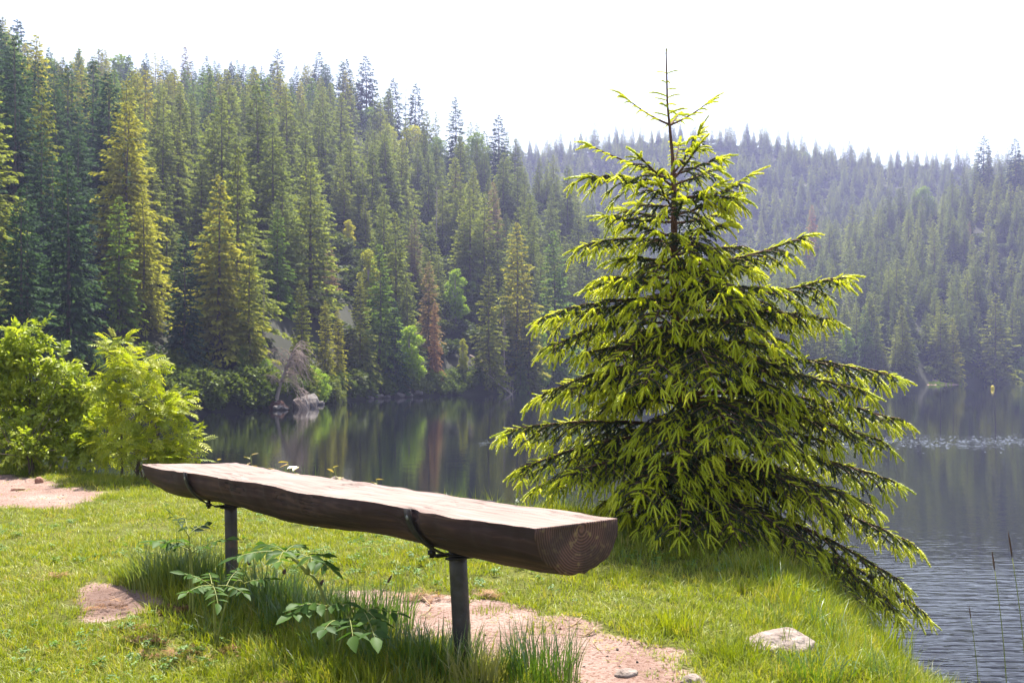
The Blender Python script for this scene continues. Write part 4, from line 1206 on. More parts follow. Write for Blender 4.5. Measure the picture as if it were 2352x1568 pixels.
# ------------------------------------------------------------------ young spruce
def shoot_mesh(name, seed, mat, n=120, curl=0.22, nl=0.150, nw=0.022, core=0.042, fwd=0.75):
    """one twig tip, unit length along +x, bottle-brush of needles, bowed downwards"""
    r = np.random.default_rng(seed)
    mb = MB()
    def c(t): return np.stack([t * (1 - 0.12 * t), 0.0 * t, -curl * t * t], -1)
    tt = np.linspace(0, 1, 5)
    mb.tube(c(tt), [core * 0.7, core, core, core * 0.8, core * 0.25], 4, cap=False)
    t = r.uniform(0.0, 1.0, n)
    b = c(t)
    tan = unit(np.stack([1 - 0.24 * t, 0 * t, -2 * curl * t], -1))
    a = r.uniform(0, 6.283, n)
    o = np.stack([0 * a, np.cos(a), np.sin(a)], -1)
    o = unit(o - tan * (o * tan).sum(1)[:, None])
    d = unit(o + tan * (fwd + 0.5 * t)[:, None] * r.uniform(0.7, 1.3, n)[:, None])
    s = unit(np.cross(d, tan))
    L = nl * r.uniform(0.7, 1.15, n) * (1 - 0.35 * t ** 3)
    p1 = b + s * nw; p2 = b - s * nw; p3 = b + d * L[:, None]
    V = np.stack([p1, p2, p3], 1).reshape(-1, 3)
    i = np.arange(n)[:, None] * 3
    mb.add(V, i + np.array([[0, 1, 2]]))
    return mb.mesh(name, mat)
SHOOTS = [shoot_mesh('shoot', 400 + k, M['shoot'], curl=(0.06, 0.14, 0.24, 0.03)[k]) for k in range(4)]
OLD = [shoot_mesh('old_twig', 420 + k, M['old_needle'], n=90, curl=(0.02, 0.12, 0.2)[k], nl=0.17, nw=0.022, core=0.022) for k in range(3)]

TD = 6.8
TB = P(1600, 1330, TD)
TB[2] = float(ground_z(TB[0], TB[1])) - 0.02
trunk_px = [(1600, 1335), (1575, 1050), (1560, 800), (1549, 600), (1548, 440), (1545, 360), (1533, 240), (1531, 160), (1530, 112)]
TP = np.array([P(a_, b_, TD) for a_, b_ in trunk_px]); TP[0] = TB
def trunk_at(py):
    ys_ = np.array([b_ for _, b_ in trunk_px], float)[::-1]
    return np.array([np.interp(py, ys_, TP[::-1, q]) for q in range(3)])
spruce = empty('young_spruce', TB, 'young spruce with lime new shoots standing on the bank beside the bench', 'tree')
mb = MB(); mb.tube(TP, [0.055, 0.046, 0.036, 0.026, 0.018, 0.012, 0.0072, 0.0055, 0.0038], 9)
mb.build('trunk', M['spruce_bark'], spruce, True, TB)

rs = np.random.default_rng(77)
SH = []     # new shoots: base, dir, up, length, variant
OD = []     # needled twig pieces
UPV = np.array([0, 0, 1.0])
def add_shoot(b, d, L, v=None): SH.append((b, unit(d), L * 0.80, rs.integers(0, 3) if v is None else v))
def add_old(path, step=0.075, dens=1.0, r0=0.0):
    path = np.asarray(path)
    seg = np.linalg.norm(np.diff(path, axis=0), axis=1); cum = np.concatenate([[0], np.cumsum(seg)])
    for s in np.arange(r0, cum[-1] - 0.02, step):
        if rs.random() > dens: continue
        b = np.array([np.interp(s, cum, path[:, q]) for q in range(3)])
        e = np.array([np.interp(min(cum[-1], s + step * 1.2), cum, path[:, q]) for q in range(3)])
        OD.append((b, unit(e - b), step * 1.45, rs.integers(0, 3)))
def spruce_branch(att, tip, arch=0.12, young=0.0, fan=1.0, lush=1.0, inner=0.22):
    L = float(np.linalg.norm(tip - att))
    mid = (att + tip) / 2 + UPV * arch * L
    path = bez(att, mid, tip, 12)
    mb = MB()
    mb.tube(path, np.linspace(0.006 + 0.008 * L, 0.0035, 12), 5, cap=False)
    tdir = unit(np.gradient(path, axis=0))
    if young < 0.5:
        add_old(path[2:], 0.06, 1.0); add_old(path[3:], 0.07, 1.0, 0.03)
    # end whorl
    e = path[-1]; d = tdir[-1]
    sd = unit(np.cross(d, UPV))
    add_shoot(e, d + UPV * (0.05 if young > .5 else -0.12), rs.uniform(0.15, 0.21))
    for s in (-1, 1, -1, 1):
        add_shoot(e - d * rs.uniform(0, .04), d + sd * s * rs.uniform(0.4, 0.9) - UPV * rs.uniform(0.1, 0.4), rs.uniform(0.11, 0.17))
    # short shoots riding on the outer half of the main axis
    if young < 0.5:
        for q in range(int(L * 0.7 / 0.032)):
            t = 0.34 + 0.64 * rs.random(); i = min(10, int(t * 11))
            td = tdir[i]; sd = unit(np.cross(td, UPV))
            add_shoot(path[i] * (1 - t * 11 % 1) + path[i + 1] * (t * 11 % 1), td * 0.7 + sd * rs.normal(0, 0.7) + UPV * rs.uniform(0.0, 0.55), rs.uniform(0.07, 0.12) * lush)
    # side twigs
    n = max(3, int(L / (0.062 if young < 0.5 else 0.034)))
    for k in range(n):
        t = 0.20 + 0.77 * (k + rs.uniform(0.2, 0.8)) / n
        i = min(10, int(t * 11)); f = t * 11 - i
        b = path[i] * (1 - f) + path[i + 1] * f
        td = tdir[i]
        sd = unit(np.cross(td, UPV))
        s = 1 if k % 2 else -1
        prof = (1.02 - t) ** 0.55
        l = (0.05 + 0.40 * min(L, 1.2) * prof * fan) * rs.uniform(0.65, 1.15)
        if young > 0.5: l = rs.uniform(0.05, 0.10)
        dd = unit(td * rs.uniform(0.55, 0.9) + sd * s * rs.uniform(0.7, 1.0) + UPV * rs.uniform(-0.22, 0.12))
        if l < 0.11:
            add_shoot(b, dd - UPV * 0.18, rs.uniform(0.11, 0.16) if young < 0.5 else rs.uniform(0.075, 0.125), rs.integers(1, 3))
            continue
        e = b + dd * l - UPV * (0.12 + 0.55 * l) * l
        tw = bez(b, b + dd * l * 0.6 + UPV * 0.02, e, 5)
        mb.tube(tw, np.linspace(0.0045, 0.002, 5), 3, cap=False)
        add_old(tw, 0.07)
        ed = unit(tw[-1] - tw[-2])
        es = unit(np.cross(ed, UPV))
        add_shoot(tw[-1], ed - UPV * 0.2, rs.uniform(0.12, 0.18))
        for q in (-1, 1):
            if rs.random() < 0.95 * lush and t > inner * 0.6: add_shoot(tw[-1], ed + es * q * rs.uniform(0.5, 0.9) - UPV * 0.12, rs.uniform(0.09, 0.15))
        # third order along the twig, the outer ones tipped with new shoots
        m = int(l / 0.045)
        for q in range(m):
            ft = (q + 0.6) / m
            bb = tw[min(3, int(ft * 4))] * (1 - (ft * 4) % 1) + tw[min(4, int(ft * 4) + 1)] * ((ft * 4) % 1)
            q_s = 1 if q % 2 else -1
            d3 = unit(ed * 0.75 + es * q_s * 0.85 - UPV * rs.uniform(-0.15, 0.45))
            if (ft > 0.45 and t > inner) or t > 0.78 or ft > 0.8:
                if rs.random() < 0.9 * lush: add_shoot(bb, d3, rs.uniform(0.08, 0.14))
            if ft < 0.8:
                OD.append((bb, d3, rs.uniform(0.07, 0.13), rs.integers(0, 3)))
    mb.build('branch', M['spruce_bark'], spruce, False, TB)

# leader with its few short shoots
for py, sgn, l in ((168, -1, .055), (170, 1, .06), (186, 1, .05), (192, -1, .05), (206, 1, .06), (222, -1, .09), (225, 1, .07), (240, 1, .07), (248, -1, .09), (262, 1, .10), (268, -1, .08), (255, 1, .09), (232, -1, .07)):
    b = trunk_at(py)
    add_shoot(b, np.array([sgn * 0.9, rs.normal(0, 0.7), 0.45]), l * 1.9, 2)
add_shoot(trunk_at(124), np.array([0.15, 0, 1.0]), 0.06, 3); add_shoot(trunk_at(126), np.array([-0.5, 0.2, 0.8]), 0.035, 3); add_shoot(trunk_at(126), np.array([0.5, -0.3, 0.7]), 0.03, 3)
# branches seen in outline: attachment py, tip (px, py), depth offset, arch, young
for py, tx, ty, dd, arch, yg in (
    (286, 1438, 225, 0.05, -0.10, 1), (288, 1626, 236, -0.05, -0.10, 1), (290, 1560, 262, 0.30, 0.0, 1),
    (405, 1357, 335, 0.0, -0.06, 1), (432, 1344, 405, -0.12, 0.04, .2), (398, 1607, 300, -0.08, -0.16, .2), (380, 1560, 330, .30, -0.1, 1), (470, 1726, 400, 0.0, -0.14, .2), (455, 1700, 455, -0.25, 0.05, 0),
    (560, 1334, 566, 0.0, 0.14, 0), (610, 1852, 540, 0.05, -0.10, .2), (600, 1500, 640, -0.50, 0.2, 0), (690, 1937, 635, 0.0, -0.06, .2), (720, 1906, 735, -0.1, 0.08, 0), (690, 1242, 732, 0.0, 0.12, 0), (720, 1262, 800, -0.2, 0.14, 0), (640, 1355, 660, 0.2, 0.1, 0),
    (830, 1232, 915, 0.0, 0.14, 0), (850, 1300, 900, -0.45, 0.14, 0), (835, 2060, 865, 0.0, 0.10, 0), (860, 1990, 900, -0.4, 0.12, 0), (905, 2064, 965, 0.05, 0.10, 0), (930, 2020, 1010, -0.3, 0.10, 0),
    (985, 1164, 990, 0.0, 0.10, 0), (1000, 1190, 1080, -0.25, 0.12, 0), (1030, 1232, 1120, 0.1, 0.10, 0), (1060, 1290, 1100, -0.6, 0.14, 0), (1030, 2062, 1110, 0.0, 0.12, 0), (1050, 2010, 1170, 0.2, 0.12, 0),
    (1140, 2094, 1250, 0.0, 0.13, 0), (1180, 2075, 1340, -0.15, 0.13, 0), (1200, 2060, 1390, -0.3, 0.13, 0), (1250, 2120, 1405, -0.05, 0.16, 0), (1255, 2060, 1405, -0.3, 0.15, 0), (1240, 2000, 1400, -0.7, 0.14, 0),
    (1110, 1440, 1185, -0.7, 0.16, 0), (1150, 1420, 1240, -0.2, 0.10, 0),
    # sprays that hang towards the viewer
    (690, 1690, 700, -0.75, 0.22, 0), (700, 1500, 745, -0.72, 0.22, 0), (640, 1640, 640, -0.55, 0.22, 0), (805, 1640, 880, -1.00, 0.26, 0), (820, 1480, 890, -0.95, 0.22, 0), (815, 1780, 800, -0.75, 0.14, 0), (940, 1800, 1035, -1.05, 0.26, 0), (930, 1690, 1010, -1.1, 0.24, 0), (960, 1560, 1050, -1.0, 0.18, 0),
    (1120, 1560, 1235, -1.15, 0.22, 0), (1100, 1470, 1140, -1.0, 0.16, 0), (1160, 1720, 1300, -1.2, 0.22, 0), (1150, 1860, 1280, -0.9, 0.18, 0), (1220, 1800, 1380, -1.1, 0.18, 0), (1240, 1920, 1430, -0.9, 0.16, 0), (1050, 1900, 1160, -0.7, 0.16, 0), (745, 1800, 790, -0.5, 0.16, 0), (560, 1650, 590, -0.40, 0.18, 0), (540, 1590, 600, -0.45, 0.2, 0), (760, 1400, 840, -0.6, 0.16, 0)):
    spruce_branch(trunk_at(py), P(tx, ty, TD + dd), arch, yg)
# the rest of the whorls, inside the outline
def env(py):
    l = np.interp(py, [380, 430, 560, 640, 730, 830, 915, 990, 1110, 1180, 1300, 1340], [90, 170, 205, 225, 300, 310, 330, 400, 350, 240, 170, 120])
    r_ = np.interp(py, [380, 430, 540, 635, 745, 870, 950, 1050, 1110, 1245, 1340, 1400], [90, 150, 230, 300, 340, 460, 470, 450, 450, 470, 470, 420])
    return l / FPX * TD, r_ / FPX * TD
py = 420.0
while py < 1310:
    a0 = rs.uniform(0, 6.28); n = 5 if py < 600 else 8
    for k in range(n):
        a = a0 + 6.283 * k / n + rs.normal(0, 0.2)
        l, r_ = env(py + 30)
        c = math.cos(a)
        L = (r_ if c > 0 else l) * abs(c) + 0.5 * (l + r_) * (1 - abs(c))
        L *= rs.uniform(0.50, 0.84)
        att = trunk_at(py + rs.normal(0, 14))
        rise = np.interp(py, [390, 520, 700, 900, 1300], [0.45, 0.22, -0.02, -0.14, -0.20])
        tip = att + np.array([c * L, math.sin(a) * L, (rise + rs.normal(0, 0.07)) * L])
        if tip[0] > TB[0] + 0.6 and py > 1160: continue
        tip[2] = max(tip[2], float(ground_z(tip[0], tip[1])) + 0.06)
        spruce_branch(att, tip, rs.uniform(0.06, 0.16) if py > 520 else -0.04, 0.2 if py < 450 else 0.0, lush=0.85, inner=0.48)
    py += np.interp(py, [390, 600, 900, 1300], [46, 56, 66, 70])

def place_many(name, items, protos, kind_part):
    b = np.array([i_[0] for i_ in items]); d = np.array([i_[1] for i_ in items]); L = np.array([i_[2] for i_ in items]); v = np.array([i_[3] for i_ in items])
    rot = frames_to_euler(d, np.tile(UPV, (len(d), 1)) + 0.15 * rs.normal(0, 1, (len(d), 3)))
    return b, rot, np.repeat(L[:, None], 3, 1), v
b, rot, scl, v = place_many('new_shoots', SH, SHOOTS, 'x')
# the 300 shoots nearest to the viewer and the outline are parts of their own, the rest is one part
score = -b[:, 1] * 1.0 + 0.55 * np.abs(b[:, 0] - TB[0]) + 0.9 * (b[:, 2] - TB[2] > 2.1) + 2.0 * (b[:, 2] - TB[2] > 2.6)
pick = np.argsort(-score)[:300]
for k in pick:
    o = obj('shoot', SHOOTS[v[k]], spruce, b[k] - TB)
    o.rotation_euler = rot[k]; o.scale = scl[k]
m = np.ones(len(b), bool); m[pick] = False
tag(scatter('new_shoots', b[m], rot[m], scl[m], v[m], [proto('p', q) for q in SHOOTS], spruce, TB), kind='stuff')
b, rot, scl, v = place_many('needled_twigs', OD, OLD, 'x')
tag(scatter('needled_twigs', b, rot, scl, v, [proto('p', q) for q in OLD], spruce, TB), kind='stuff')
print('SHOOTS', len(SH), 'OLD', len(OD))

# ------------------------------------------------------------------ leaves
def leaflet_mesh(name, mat, w=0.36, fold=0.12, curl=0.12, tip=1.0, wide_at=0.4):
    ts = [0.0, 0.16, wide_at, 0.72, 1.0]; ws = [0.02, w * 0.62, w, w * 0.62, 0.0]
    V, F = [], []
    for t, q in zip(ts, ws):
        z = -curl * t * t
        V += [(t, -q / 2, z + fold * q), (t, 0, z), (t, q / 2, z + fold * q)]
    for i in range(4):
        a = i * 3
        F += [(a, a + 3, a + 4, a + 1), (a + 1, a + 4, a + 5, a + 2)]
    return mk_mesh(name, V, [F], mat, True)
def pinnate_mesh(name, mat, pairs=6, seed=0, lw=0.30, ll=0.34):
    """a whole compound leaf of unit length along +x in one mesh"""
    r = np.random.default_rng(seed); mb = MB()
    base = leaflet_mesh('t', None, 1, 0.15)
    LV = np.array([q.co[:] for q in base.vertices]); LF = [tuple(p.vertices) for p in base.polygons]
    bpy.data.meshes.remove(base)
    def c(t): return np.array([t * 0.95, 0, 0.05 - 0.30 * t * t])
    mb.tube([c(t) for t in np.linspace(-0.15, 0.85, 4)], 0.010, 3, cap=False)
    for k in range(pairs):
        t = 0.12 + 0.72 * k / (pairs - 1)
        for s in (-1, 1):
            d = unit(np.array([0.55, s, -0.25 + r.normal(0, 0.12)])); up = np.array([0.1, -0.25 * s, 1.0])
            Y = unit(np.cross(up, d)); Z = np.cross(d, Y)
            L = ll * (1 - 0.25 * abs(t - 0.45)) * r.uniform(0.85, 1.1)
            mb.add(c(t) + (LV[:, :1] * d + LV[:, 1:2] * lw * Y + LV[:, 2:] * Z * 0.5) * L, LF)
    mb.add(c(0.86) + (LV[:, :1] * np.array([0.9, 0, -0.4]) + LV[:, 1:2] * lw * np.array([0, 1, 0]) + LV[:, 2:] * np.array([0, 0, .5])) * ll, LF)
    return mb.mesh(name, mat)
def sprig_mesh(name, mat, n=8, seed=0, lw=0.55, ll=0.42):
    """short twig with simple oval leaves, unit length along +x"""
    r = np.random.default_rng(seed); mb = MB()
    base = leaflet_mesh('t', None, 1, 0.12)
    LV = np.array([q.co[:] for q in base.vertices]); LF = [tuple(p.vertices) for p in base.polygons]
    bpy.data.meshes.remove(base)
    mb.tube([(0, 0, 0), (0.5, 0, 0.02), (0.9, 0, 0)], 0.012, 3, cap=False)
    for k in range(n):
        t = 0.1 + 0.82 * k / (n - 1); a = k * 2.4
        d = unit(np.array([0.7, math.cos(a), 0.5 * math.sin(a) - 0.15])); Y = unit(np.cross(np.array([0.2, r.normal(0, .3), 1.0]), d)); Z = np.cross(d, Y)
        mb.add(np.array([t * 0.9, 0, 0]) + (LV[:, :1] * d + LV[:, 1:2] * lw * Y + LV[:, 2:] * Z) * ll * r.uniform(0.75, 1.15), LF)
    return mb.mesh(name, mat)

# ------------------------------------------------------------------ shrubs on the left bank
def shrub(name, label, base, lobes, n, protos, size, mat_stem, stems=7, seed=1, group=None, droop=0.2):
    """lobes: (px, py, half width px, half height px, D)"""
    r = np.random.default_rng(seed)
    t = empty(name, base, label, 'shrub', group)
    C = np.array([P(a, b_, d) for a, b_, _, _, d in lobes])
    S = np.array([(w / FPX * d, 0.85 * w / FPX * d, h / FPX * d) for _, _, w, h, d in lobes])
    cs_, ss_ = [C * 1.0], [S * 0.72]
    for q in range(5):
        dv = unit(r.normal(0, 1, C.shape) + np.array([0, -0.3, 0.35]))
        cs_.append(C + dv * S * r.uniform(0.6, 0.95, (len(C), 1))); ss_.append(S * r.uniform(0.22, 0.42, (len(C), 1)))
    C, S = np.concatenate(cs_), np.concatenate(ss_)
    vol = S.prod(1) ** 0.62; vol /= vol.sum()
    li = r.choice(len(C), n, p=vol)
    nv = unit(r.normal(0, 1, (n, 3)))
    rad = r.uniform(0.15, 1.0, n) ** 0.45
    pos = C[li] + nv * S[li] * rad[:, None]
    gz = ground_z(pos[:, 0], pos[:, 1])
    keep = pos[:, 2] > gz + 0.03
    pos, nv, li = pos[keep], nv[keep], li[keep]; n = len(pos)
    d = unit(nv * np.array([1, 1, 0.6]) + 0.45 * r.normal(0, 1, (n, 3)) + np.array([0.1, 0, -droop + 0.25]))
    rot = frames_to_euler(d, np.tile(UPV, (n, 1)) + 0.35 * r.normal(0, 1, (n, 3)))
    L = size * r.uniform(0.65, 1.2, n)
    tag(scatter('foliage', pos, rot, np.repeat(L[:, None], 3, 1), r.integers(0, len(protos), n), protos, t, base), kind='stuff')
    for k in range(stems):
        q = C[k % len(C)] + r.normal(0, 0.35, 3) * S[k % len(C)]
        b0 = base + np.array([r.normal(0, 0.12), r.normal(0, 0.1), -0.05])
        mb = MB(); pth = bez(b0, b0 * 0.4 + q * 0.6 + np.array([0, 0, 0.12]) - np.array([0.3, 0, 0]) * (q[0] - b0[0]), q, 9)
        mb.tube(pth, np.linspace(0.015, 0.004, 9), 5)
        for w in range(6):
            s = pth[int(r.integers(3, 9))]; e = s + r.normal(0, 0.22, 3) + np.array([0, 0, 0.18])
            mb.tube(bez(s, (s + e) / 2 + np.array([0, 0, .03]), e, 4), np.linspace(0.005, 0.002, 4), 3, cap=False)
        mb.build('stem', mat_stem, t, False, base)
    return t
ROWAN = [proto('p', pinnate_mesh('rowan_leaf', M['rowan'], 6, 500 + k)) for k in range(3)]
SPRIG = [proto('p', sprig_mesh('bush_sprig', M['bush'], 8, 510 + k)) for k in range(3)]
b = P(335, 1086, 10.9); b[2] = float(ground_z(b[0], b[1]))
shrub('rowan_bush', 'lime rowan bush with feathery leaves behind the far end of the bench', b,
      [(275, 830, 55, 55, 11.0), (335, 860, 62, 58, 10.9), (250, 915, 62, 75, 11.0), (330, 950, 80, 70, 10.7), (400, 945, 48, 55, 10.8), (415, 1010, 45, 45, 10.8), (330, 1030, 95, 55, 10.6), (245, 1010, 55, 60, 11.0), (385, 1055, 55, 28, 10.6), (432, 1045, 26, 30, 10.7)],
      980, ROWAN, 0.165, M['bark'], 10, 61)
b = P(95, 1072, 11.6); b[2] = float(ground_z(b[0], b[1]))
shrub('leafy_bush', 'tall bush with small oval green leaves at the left edge of the bank', b,
      [(60, 775, 52, 36, 11.8), (20, 815, 60, 46, 11.8), (85, 820, 42, 44, 11.7), (195, 905, 40, 50, 11.5), (55, 870, 75, 60, 11.7), (140, 865, 45, 48, 11.6), (-40, 860, 70, 70, 11.9), (20, 950, 80, 65, 11.6), (120, 945, 72, 62, 11.5), (175, 960, 45, 65, 11.5), (60, 1010, 90, 50, 11.4), (160, 1030, 70, 42, 11.3), (-60, 970, 80, 80, 11.8), (215, 1045, 35, 30, 11.2), (205, 985, 40, 50, 11.3)],
      1500, SPRIG, 0.17, M['bark'], 12, 62)
b = P(60, 1062, 10.9); b[2] = float(ground_z(b[0], b[1]))
shrub('leafy_bush', 'low sunlit sapling in front of the left bush', b, [(55, 1010, 26, 22, 10.9), (62, 1038, 34, 24, 10.8), (35, 1045, 20, 16, 10.8)], 95, SPRIG, 0.12, M['bark'], 4, 63)
b = P(-150, 1085, 12.3); b[2] = float(ground_z(b[0], b[1]))
shrub('leafy_bush', 'broad bush filling the bank beyond the left edge', b, [(-150, 820, 90, 90, 12.6), (-230, 900, 100, 100, 12.6), (-160, 980, 110, 90, 12.4)], 500, SPRIG, 0.17, M['bark'], 6, 64)

# ------------------------------------------------------------------ herbs round the bench
LEAFLETS = {}
def leaflet_for(mat, w):
    key = (mat, w)
    if key not in LEAFLETS: LEAFLETS[key] = [leaflet_mesh('leaflet', M[mat], w, 0.14, c) for c in (0.05, 0.14, 0.24)]
    return LEAFLETS[key]
def orient(o, loc, d, up, s):
    d = unit(d); Y = unit(np.cross(up, d)); Z = np.cross(d, Y)
    o.matrix_basis = Matrix.Translation(Vector(loc)) @ Matrix((Vector(d), Vector(Y), Vector(Z))).transposed().to_4x4() @ Matrix.Diagonal((s, s, s, 1))
def herb(name, label, base, stems, leaves, mat='herb', w=0.42, thick=0.006, cat='plant', group=None, seed=1):
    """stems: point lists; leaves: (from point, tip point, pairs, leaflet length)"""
    r = np.random.default_rng(seed)
    base = np.asarray(base)
    t = empty(name, base, label, cat, group)
    mb = MB()
    for pts in stems:
        pts = np.array(pts)
        if len(pts) == 3:                       # smooth arc through the three points
            pts = bez(pts[0], 2 * pts[1] - (pts[0] + pts[2]) / 2, pts[2], 10)
        mb.tube(pts, np.linspace(thick, thick * 0.45, len(pts)), 6)
    mb.build('stem', M['herb_stem'], t, True, base)
    for a, b_, pairs, ll in leaves:
        pairs += 1; a, b_ = np.asarray(a), np.asarray(b_)
        L = np.linalg.norm(b_ - a); dd = (b_ - a) / L
        pth = bez(a, (a + b_) / 2 + UPV * 0.12 * L, b_, 8)
        mb = MB(); mb.tube(pth, np.linspace(0.0025, 0.0012, 8), 4, cap=False)
        lf = mb.build('leaf', M['herb_stem'], t, False, base)
        sd = unit(np.cross(dd, UPV))
        ms = leaflet_for(mat, w)
        def put(p, d, s):
            o = obj('leaflet', ms[int(r.integers(0, 3))], lf)
            orient(o, p - base, d, UPV + 0.35 * r.normal(0, 1, 3), s)
        for k in range(pairs):
            f = 0.30 + 0.60 * k / max(1, pairs - 1) if pairs > 1 else 0.6
            i_ = f * 7; p = pth[int(i_)] + (pth[min(7, int(i_) + 1)] - pth[int(i_)]) * (i_ % 1)
            for s in (-1, 1):
                ll_ = ll * 0.95
                put(p, dd * r.uniform(0.4, 0.7) + sd * s - UPV * r.uniform(0.0, 0.45), ll_ * r.uniform(0.8, 1.1))
        put(pth[-1], dd - UPV * r.uniform(0.05, 0.35), ll * 1.1)
    return t
D = 4.75
b = gp(437, 1325); b = P(437, 1325, D); b[2] = float(ground_z(b[0], b[1]))
c1, c2 = P(432, 1228, D), P(436, 1272, D)
herb('compound_herb', 'upright herb with dark compound leaves left of the far bench leg', b, [[b, c2, c1]],
     [(c1, P(398, 1184, D - .05), 3, .060), (c1, P(470, 1205, D + .1), 3, .055), (c1, P(425, 1190, D + .2), 2, .055)], 'herb_dark', 0.40, seed=3)
b2 = P(445, 1325, D - .05); b2[2] = float(ground_z(b2[0], b2[1]))
herb('compound_herb', 'pale grey-green herb with broad leaflets spreading in front of the far bench leg', b2, [[b2, P(440, 1290, D - .05), P(436, 1262, D - .05)]],
     [(P(437, 1264, D - .05), P(355, 1243, D - .12), 3, .075), (P(438, 1270, D - .05), P(520, 1238, D - .1), 3, .065), (P(436, 1262, D - .05), P(400, 1240, D - .25), 2, .07)], 'herb', 0.55, seed=4)
D = 4.15
b = P(755, 1430, 3.95); b[2] = float(ground_z(b[0], b[1]))
s1, s2 = P(707, 1316, 3.95), P(655, 1268, 3.95)
herb('arching_herb', 'tall arching herb with long stem and big feathery leaves under the bench', b, [[b, P(742, 1370, 3.95), s1], [s1, P(685, 1292, 3.95), s2], [s1, P(708, 1300, 3.95), P(712, 1282, 3.98)]],
     [(s2, P(545, 1278, 3.85), 5, .075), (s2, P(612, 1250, 4.05), 4, .070), (s2, P(640, 1290, 3.7), 3, .075), (P(712, 1282, 3.98), P(760, 1305, 3.9), 4, .075), (P(712, 1282, 3.98), P(672, 1268, 4.0), 3, .065), (P(712, 1282, 3.98), P(715, 1290, 3.72), 2, .07), (P(712, 1282, 3.98), P(745, 1275, 4.15), 3, .065), (s2, P(690, 1252, 4.15), 3, .065)], 'herb', 0.40, 0.010, seed=5)
b = P(495, 1385, 4.25); b[2] = float(ground_z(b[0], b[1]))
herb('compound_herb', 'low bluish green herb with many pointed leaflets left under the bench', b, [[b, P(490, 1362, 4.25), P(487, 1345, 4.25)], [b, P(530, 1355, 4.25), P(560, 1340, 4.25)]],
     [(P(487, 1345, 4.25), P(425, 1318, 4.2), 4, .060), (P(487, 1345, 4.25), P(428, 1362, 4.05), 4, .060), (P(487, 1345, 4.25), P(500, 1385, 3.95), 3, .065), (P(500, 1345, 4.25), P(560, 1362, 4.1), 4, .055), (P(487, 1345, 4.25), P(480, 1315, 4.4), 3, .055), (P(560, 1340, 4.25), P(620, 1330, 4.25), 4, .05), (P(520, 1345, 4.25), P(545, 1310, 4.4), 4, .05)], 'herb', 0.42, seed=6)
b = P(770, 1455, 3.75); b[2] = float(ground_z(b[0], b[1]))
herb('compound_herb', 'herb with pale oval leaflets at the foot of the arching stem', b, [[b, P(762, 1415, 3.75), P(752, 1392, 3.75)], [b, P(800, 1415, 3.7), P(830, 1398, 3.7)]],
     [(P(752, 1392, 3.75), P(690, 1390, 3.65), 2, .070), (P(756, 1400, 3.75), P(670, 1412, 3.6), 2, .070), (P(830, 1398, 3.7), P(870, 1430, 3.55), 2, .075), (P(752, 1392, 3.75), P(800, 1388, 3.7), 2, .06), (P(800, 1415, 3.72), P(810, 1460, 3.45), 3, .075), (P(830, 1398, 3.7), P(910, 1408, 3.7), 2, .06), (P(780, 1425, 3.72), P(745, 1445, 3.5), 2, .065), (P(830, 1398, 3.7), P(860, 1462, 3.45), 2, .075)], 'herb', 0.55, seed=7)

# young yellowish plants along the bank edge behind the bench
for px, top, D, s, n, lab in ((575, 1045, 9.55, .085, 7, 'yellow-pink leafy shoot behind the bench, nearest its far end'), (660, 1062, 9.25, .105, 13, 'bushy yellowish leafy plant behind the bench beside tall grass stems'), (768, 1074, 8.9, .085, 6, 'yellowish leafy shoot behind the bench beside the grey stone'), (864, 1101, 8.45, .07, 6, 'small yellowish leafy shoot behind the middle of the bench'), (500, 1056, 9.8, .05, 6, 'tiny yellow plant peeping over the far end of the bench')):
    r = np.random.default_rng(px)
    tpt = P(px, top, D); b = np.array([tpt[0] + 0.03, tpt[1], float(ground_z(tpt[0], tpt[1]))])
    t = empty('bank_plant', b, lab, 'plant', 'young plants on the bank edge')
    mb = MB(); mb.tube(bez(b, (b + tpt) / 2 + np.array([0.02, 0, 0]), tpt, 6), np.linspace(.007, .003, 6), 5); mb.build('stem', M['herb_stem'], t, True, b)
    h = tpt[2] - b[2]
    ms = leaflet_for('bank_leaf', 0.50)
    for k in range(n):
        a = k * 2.4 + r.normal(0, .3); f = 1 - 0.5 * (k / n) * min(1, 0.25 / max(h, .1)) * 2
        p = b + (tpt - b) * max(0.2, f) + np.array([r.normal(0, 0.05 if n > 8 else 0.01), 0, 0])
        orient(obj('leaf', ms[k % 3], t), p - b, np.array([math.cos(a), math.sin(a), r.uniform(-.25, .55)]), UPV + 0.3 * r.normal(0, 1, 3), s * r.uniform(.8, 1.2))

# ------------------------------------------------------------------ stones and twigs
def stone(name, label, px, py, w, d, h, seed, mat, cat, sink=0.3, rot=0.0, rough=0.35, sub=4, group=None, freq=1.3):
    p = gp(px, py)
    me = rock_mesh(seed, (w / 2, d / 2, h), sub, rough, freq, mat)
    o = obj(name, me, None, p + np.array([0, 0, h * (0.35 - sink)]))
    o.rotation_euler = (0, 0, rot)
    return tag(o, label, cat, group)
stone('rock', 'pale granite rock half sunk in the grass below the spruce', 1792, 1492, 0.31, 0.27, 0.080, 38, M['rock'], 'rock', 0.42, 0.2, 0.20, 5, freq=1.25)
stone('stone', 'flat rough stone lying on the footpath at the lower edge', 1440, 1548, 0.085, 0.07, 0.018, 33, M['rock'], 'stone', 0.25, 0.3, 0.25, 3, freq=1.4)
stone('stone', 'stone at the path edge in the grass, right of the flat one', 1588, 1566, 0.085, 0.07, 0.022, 34, M['rock'], 'stone', 0.2, 0.9, 0.25, 3)
stone('stone', 'small round reddish stone on the bare patch at left', 90, 1108, 0.085, 0.085, 0.045, 35, M['brown_stone'], 'stone', 0.0, 0.9, 0.12, 3)
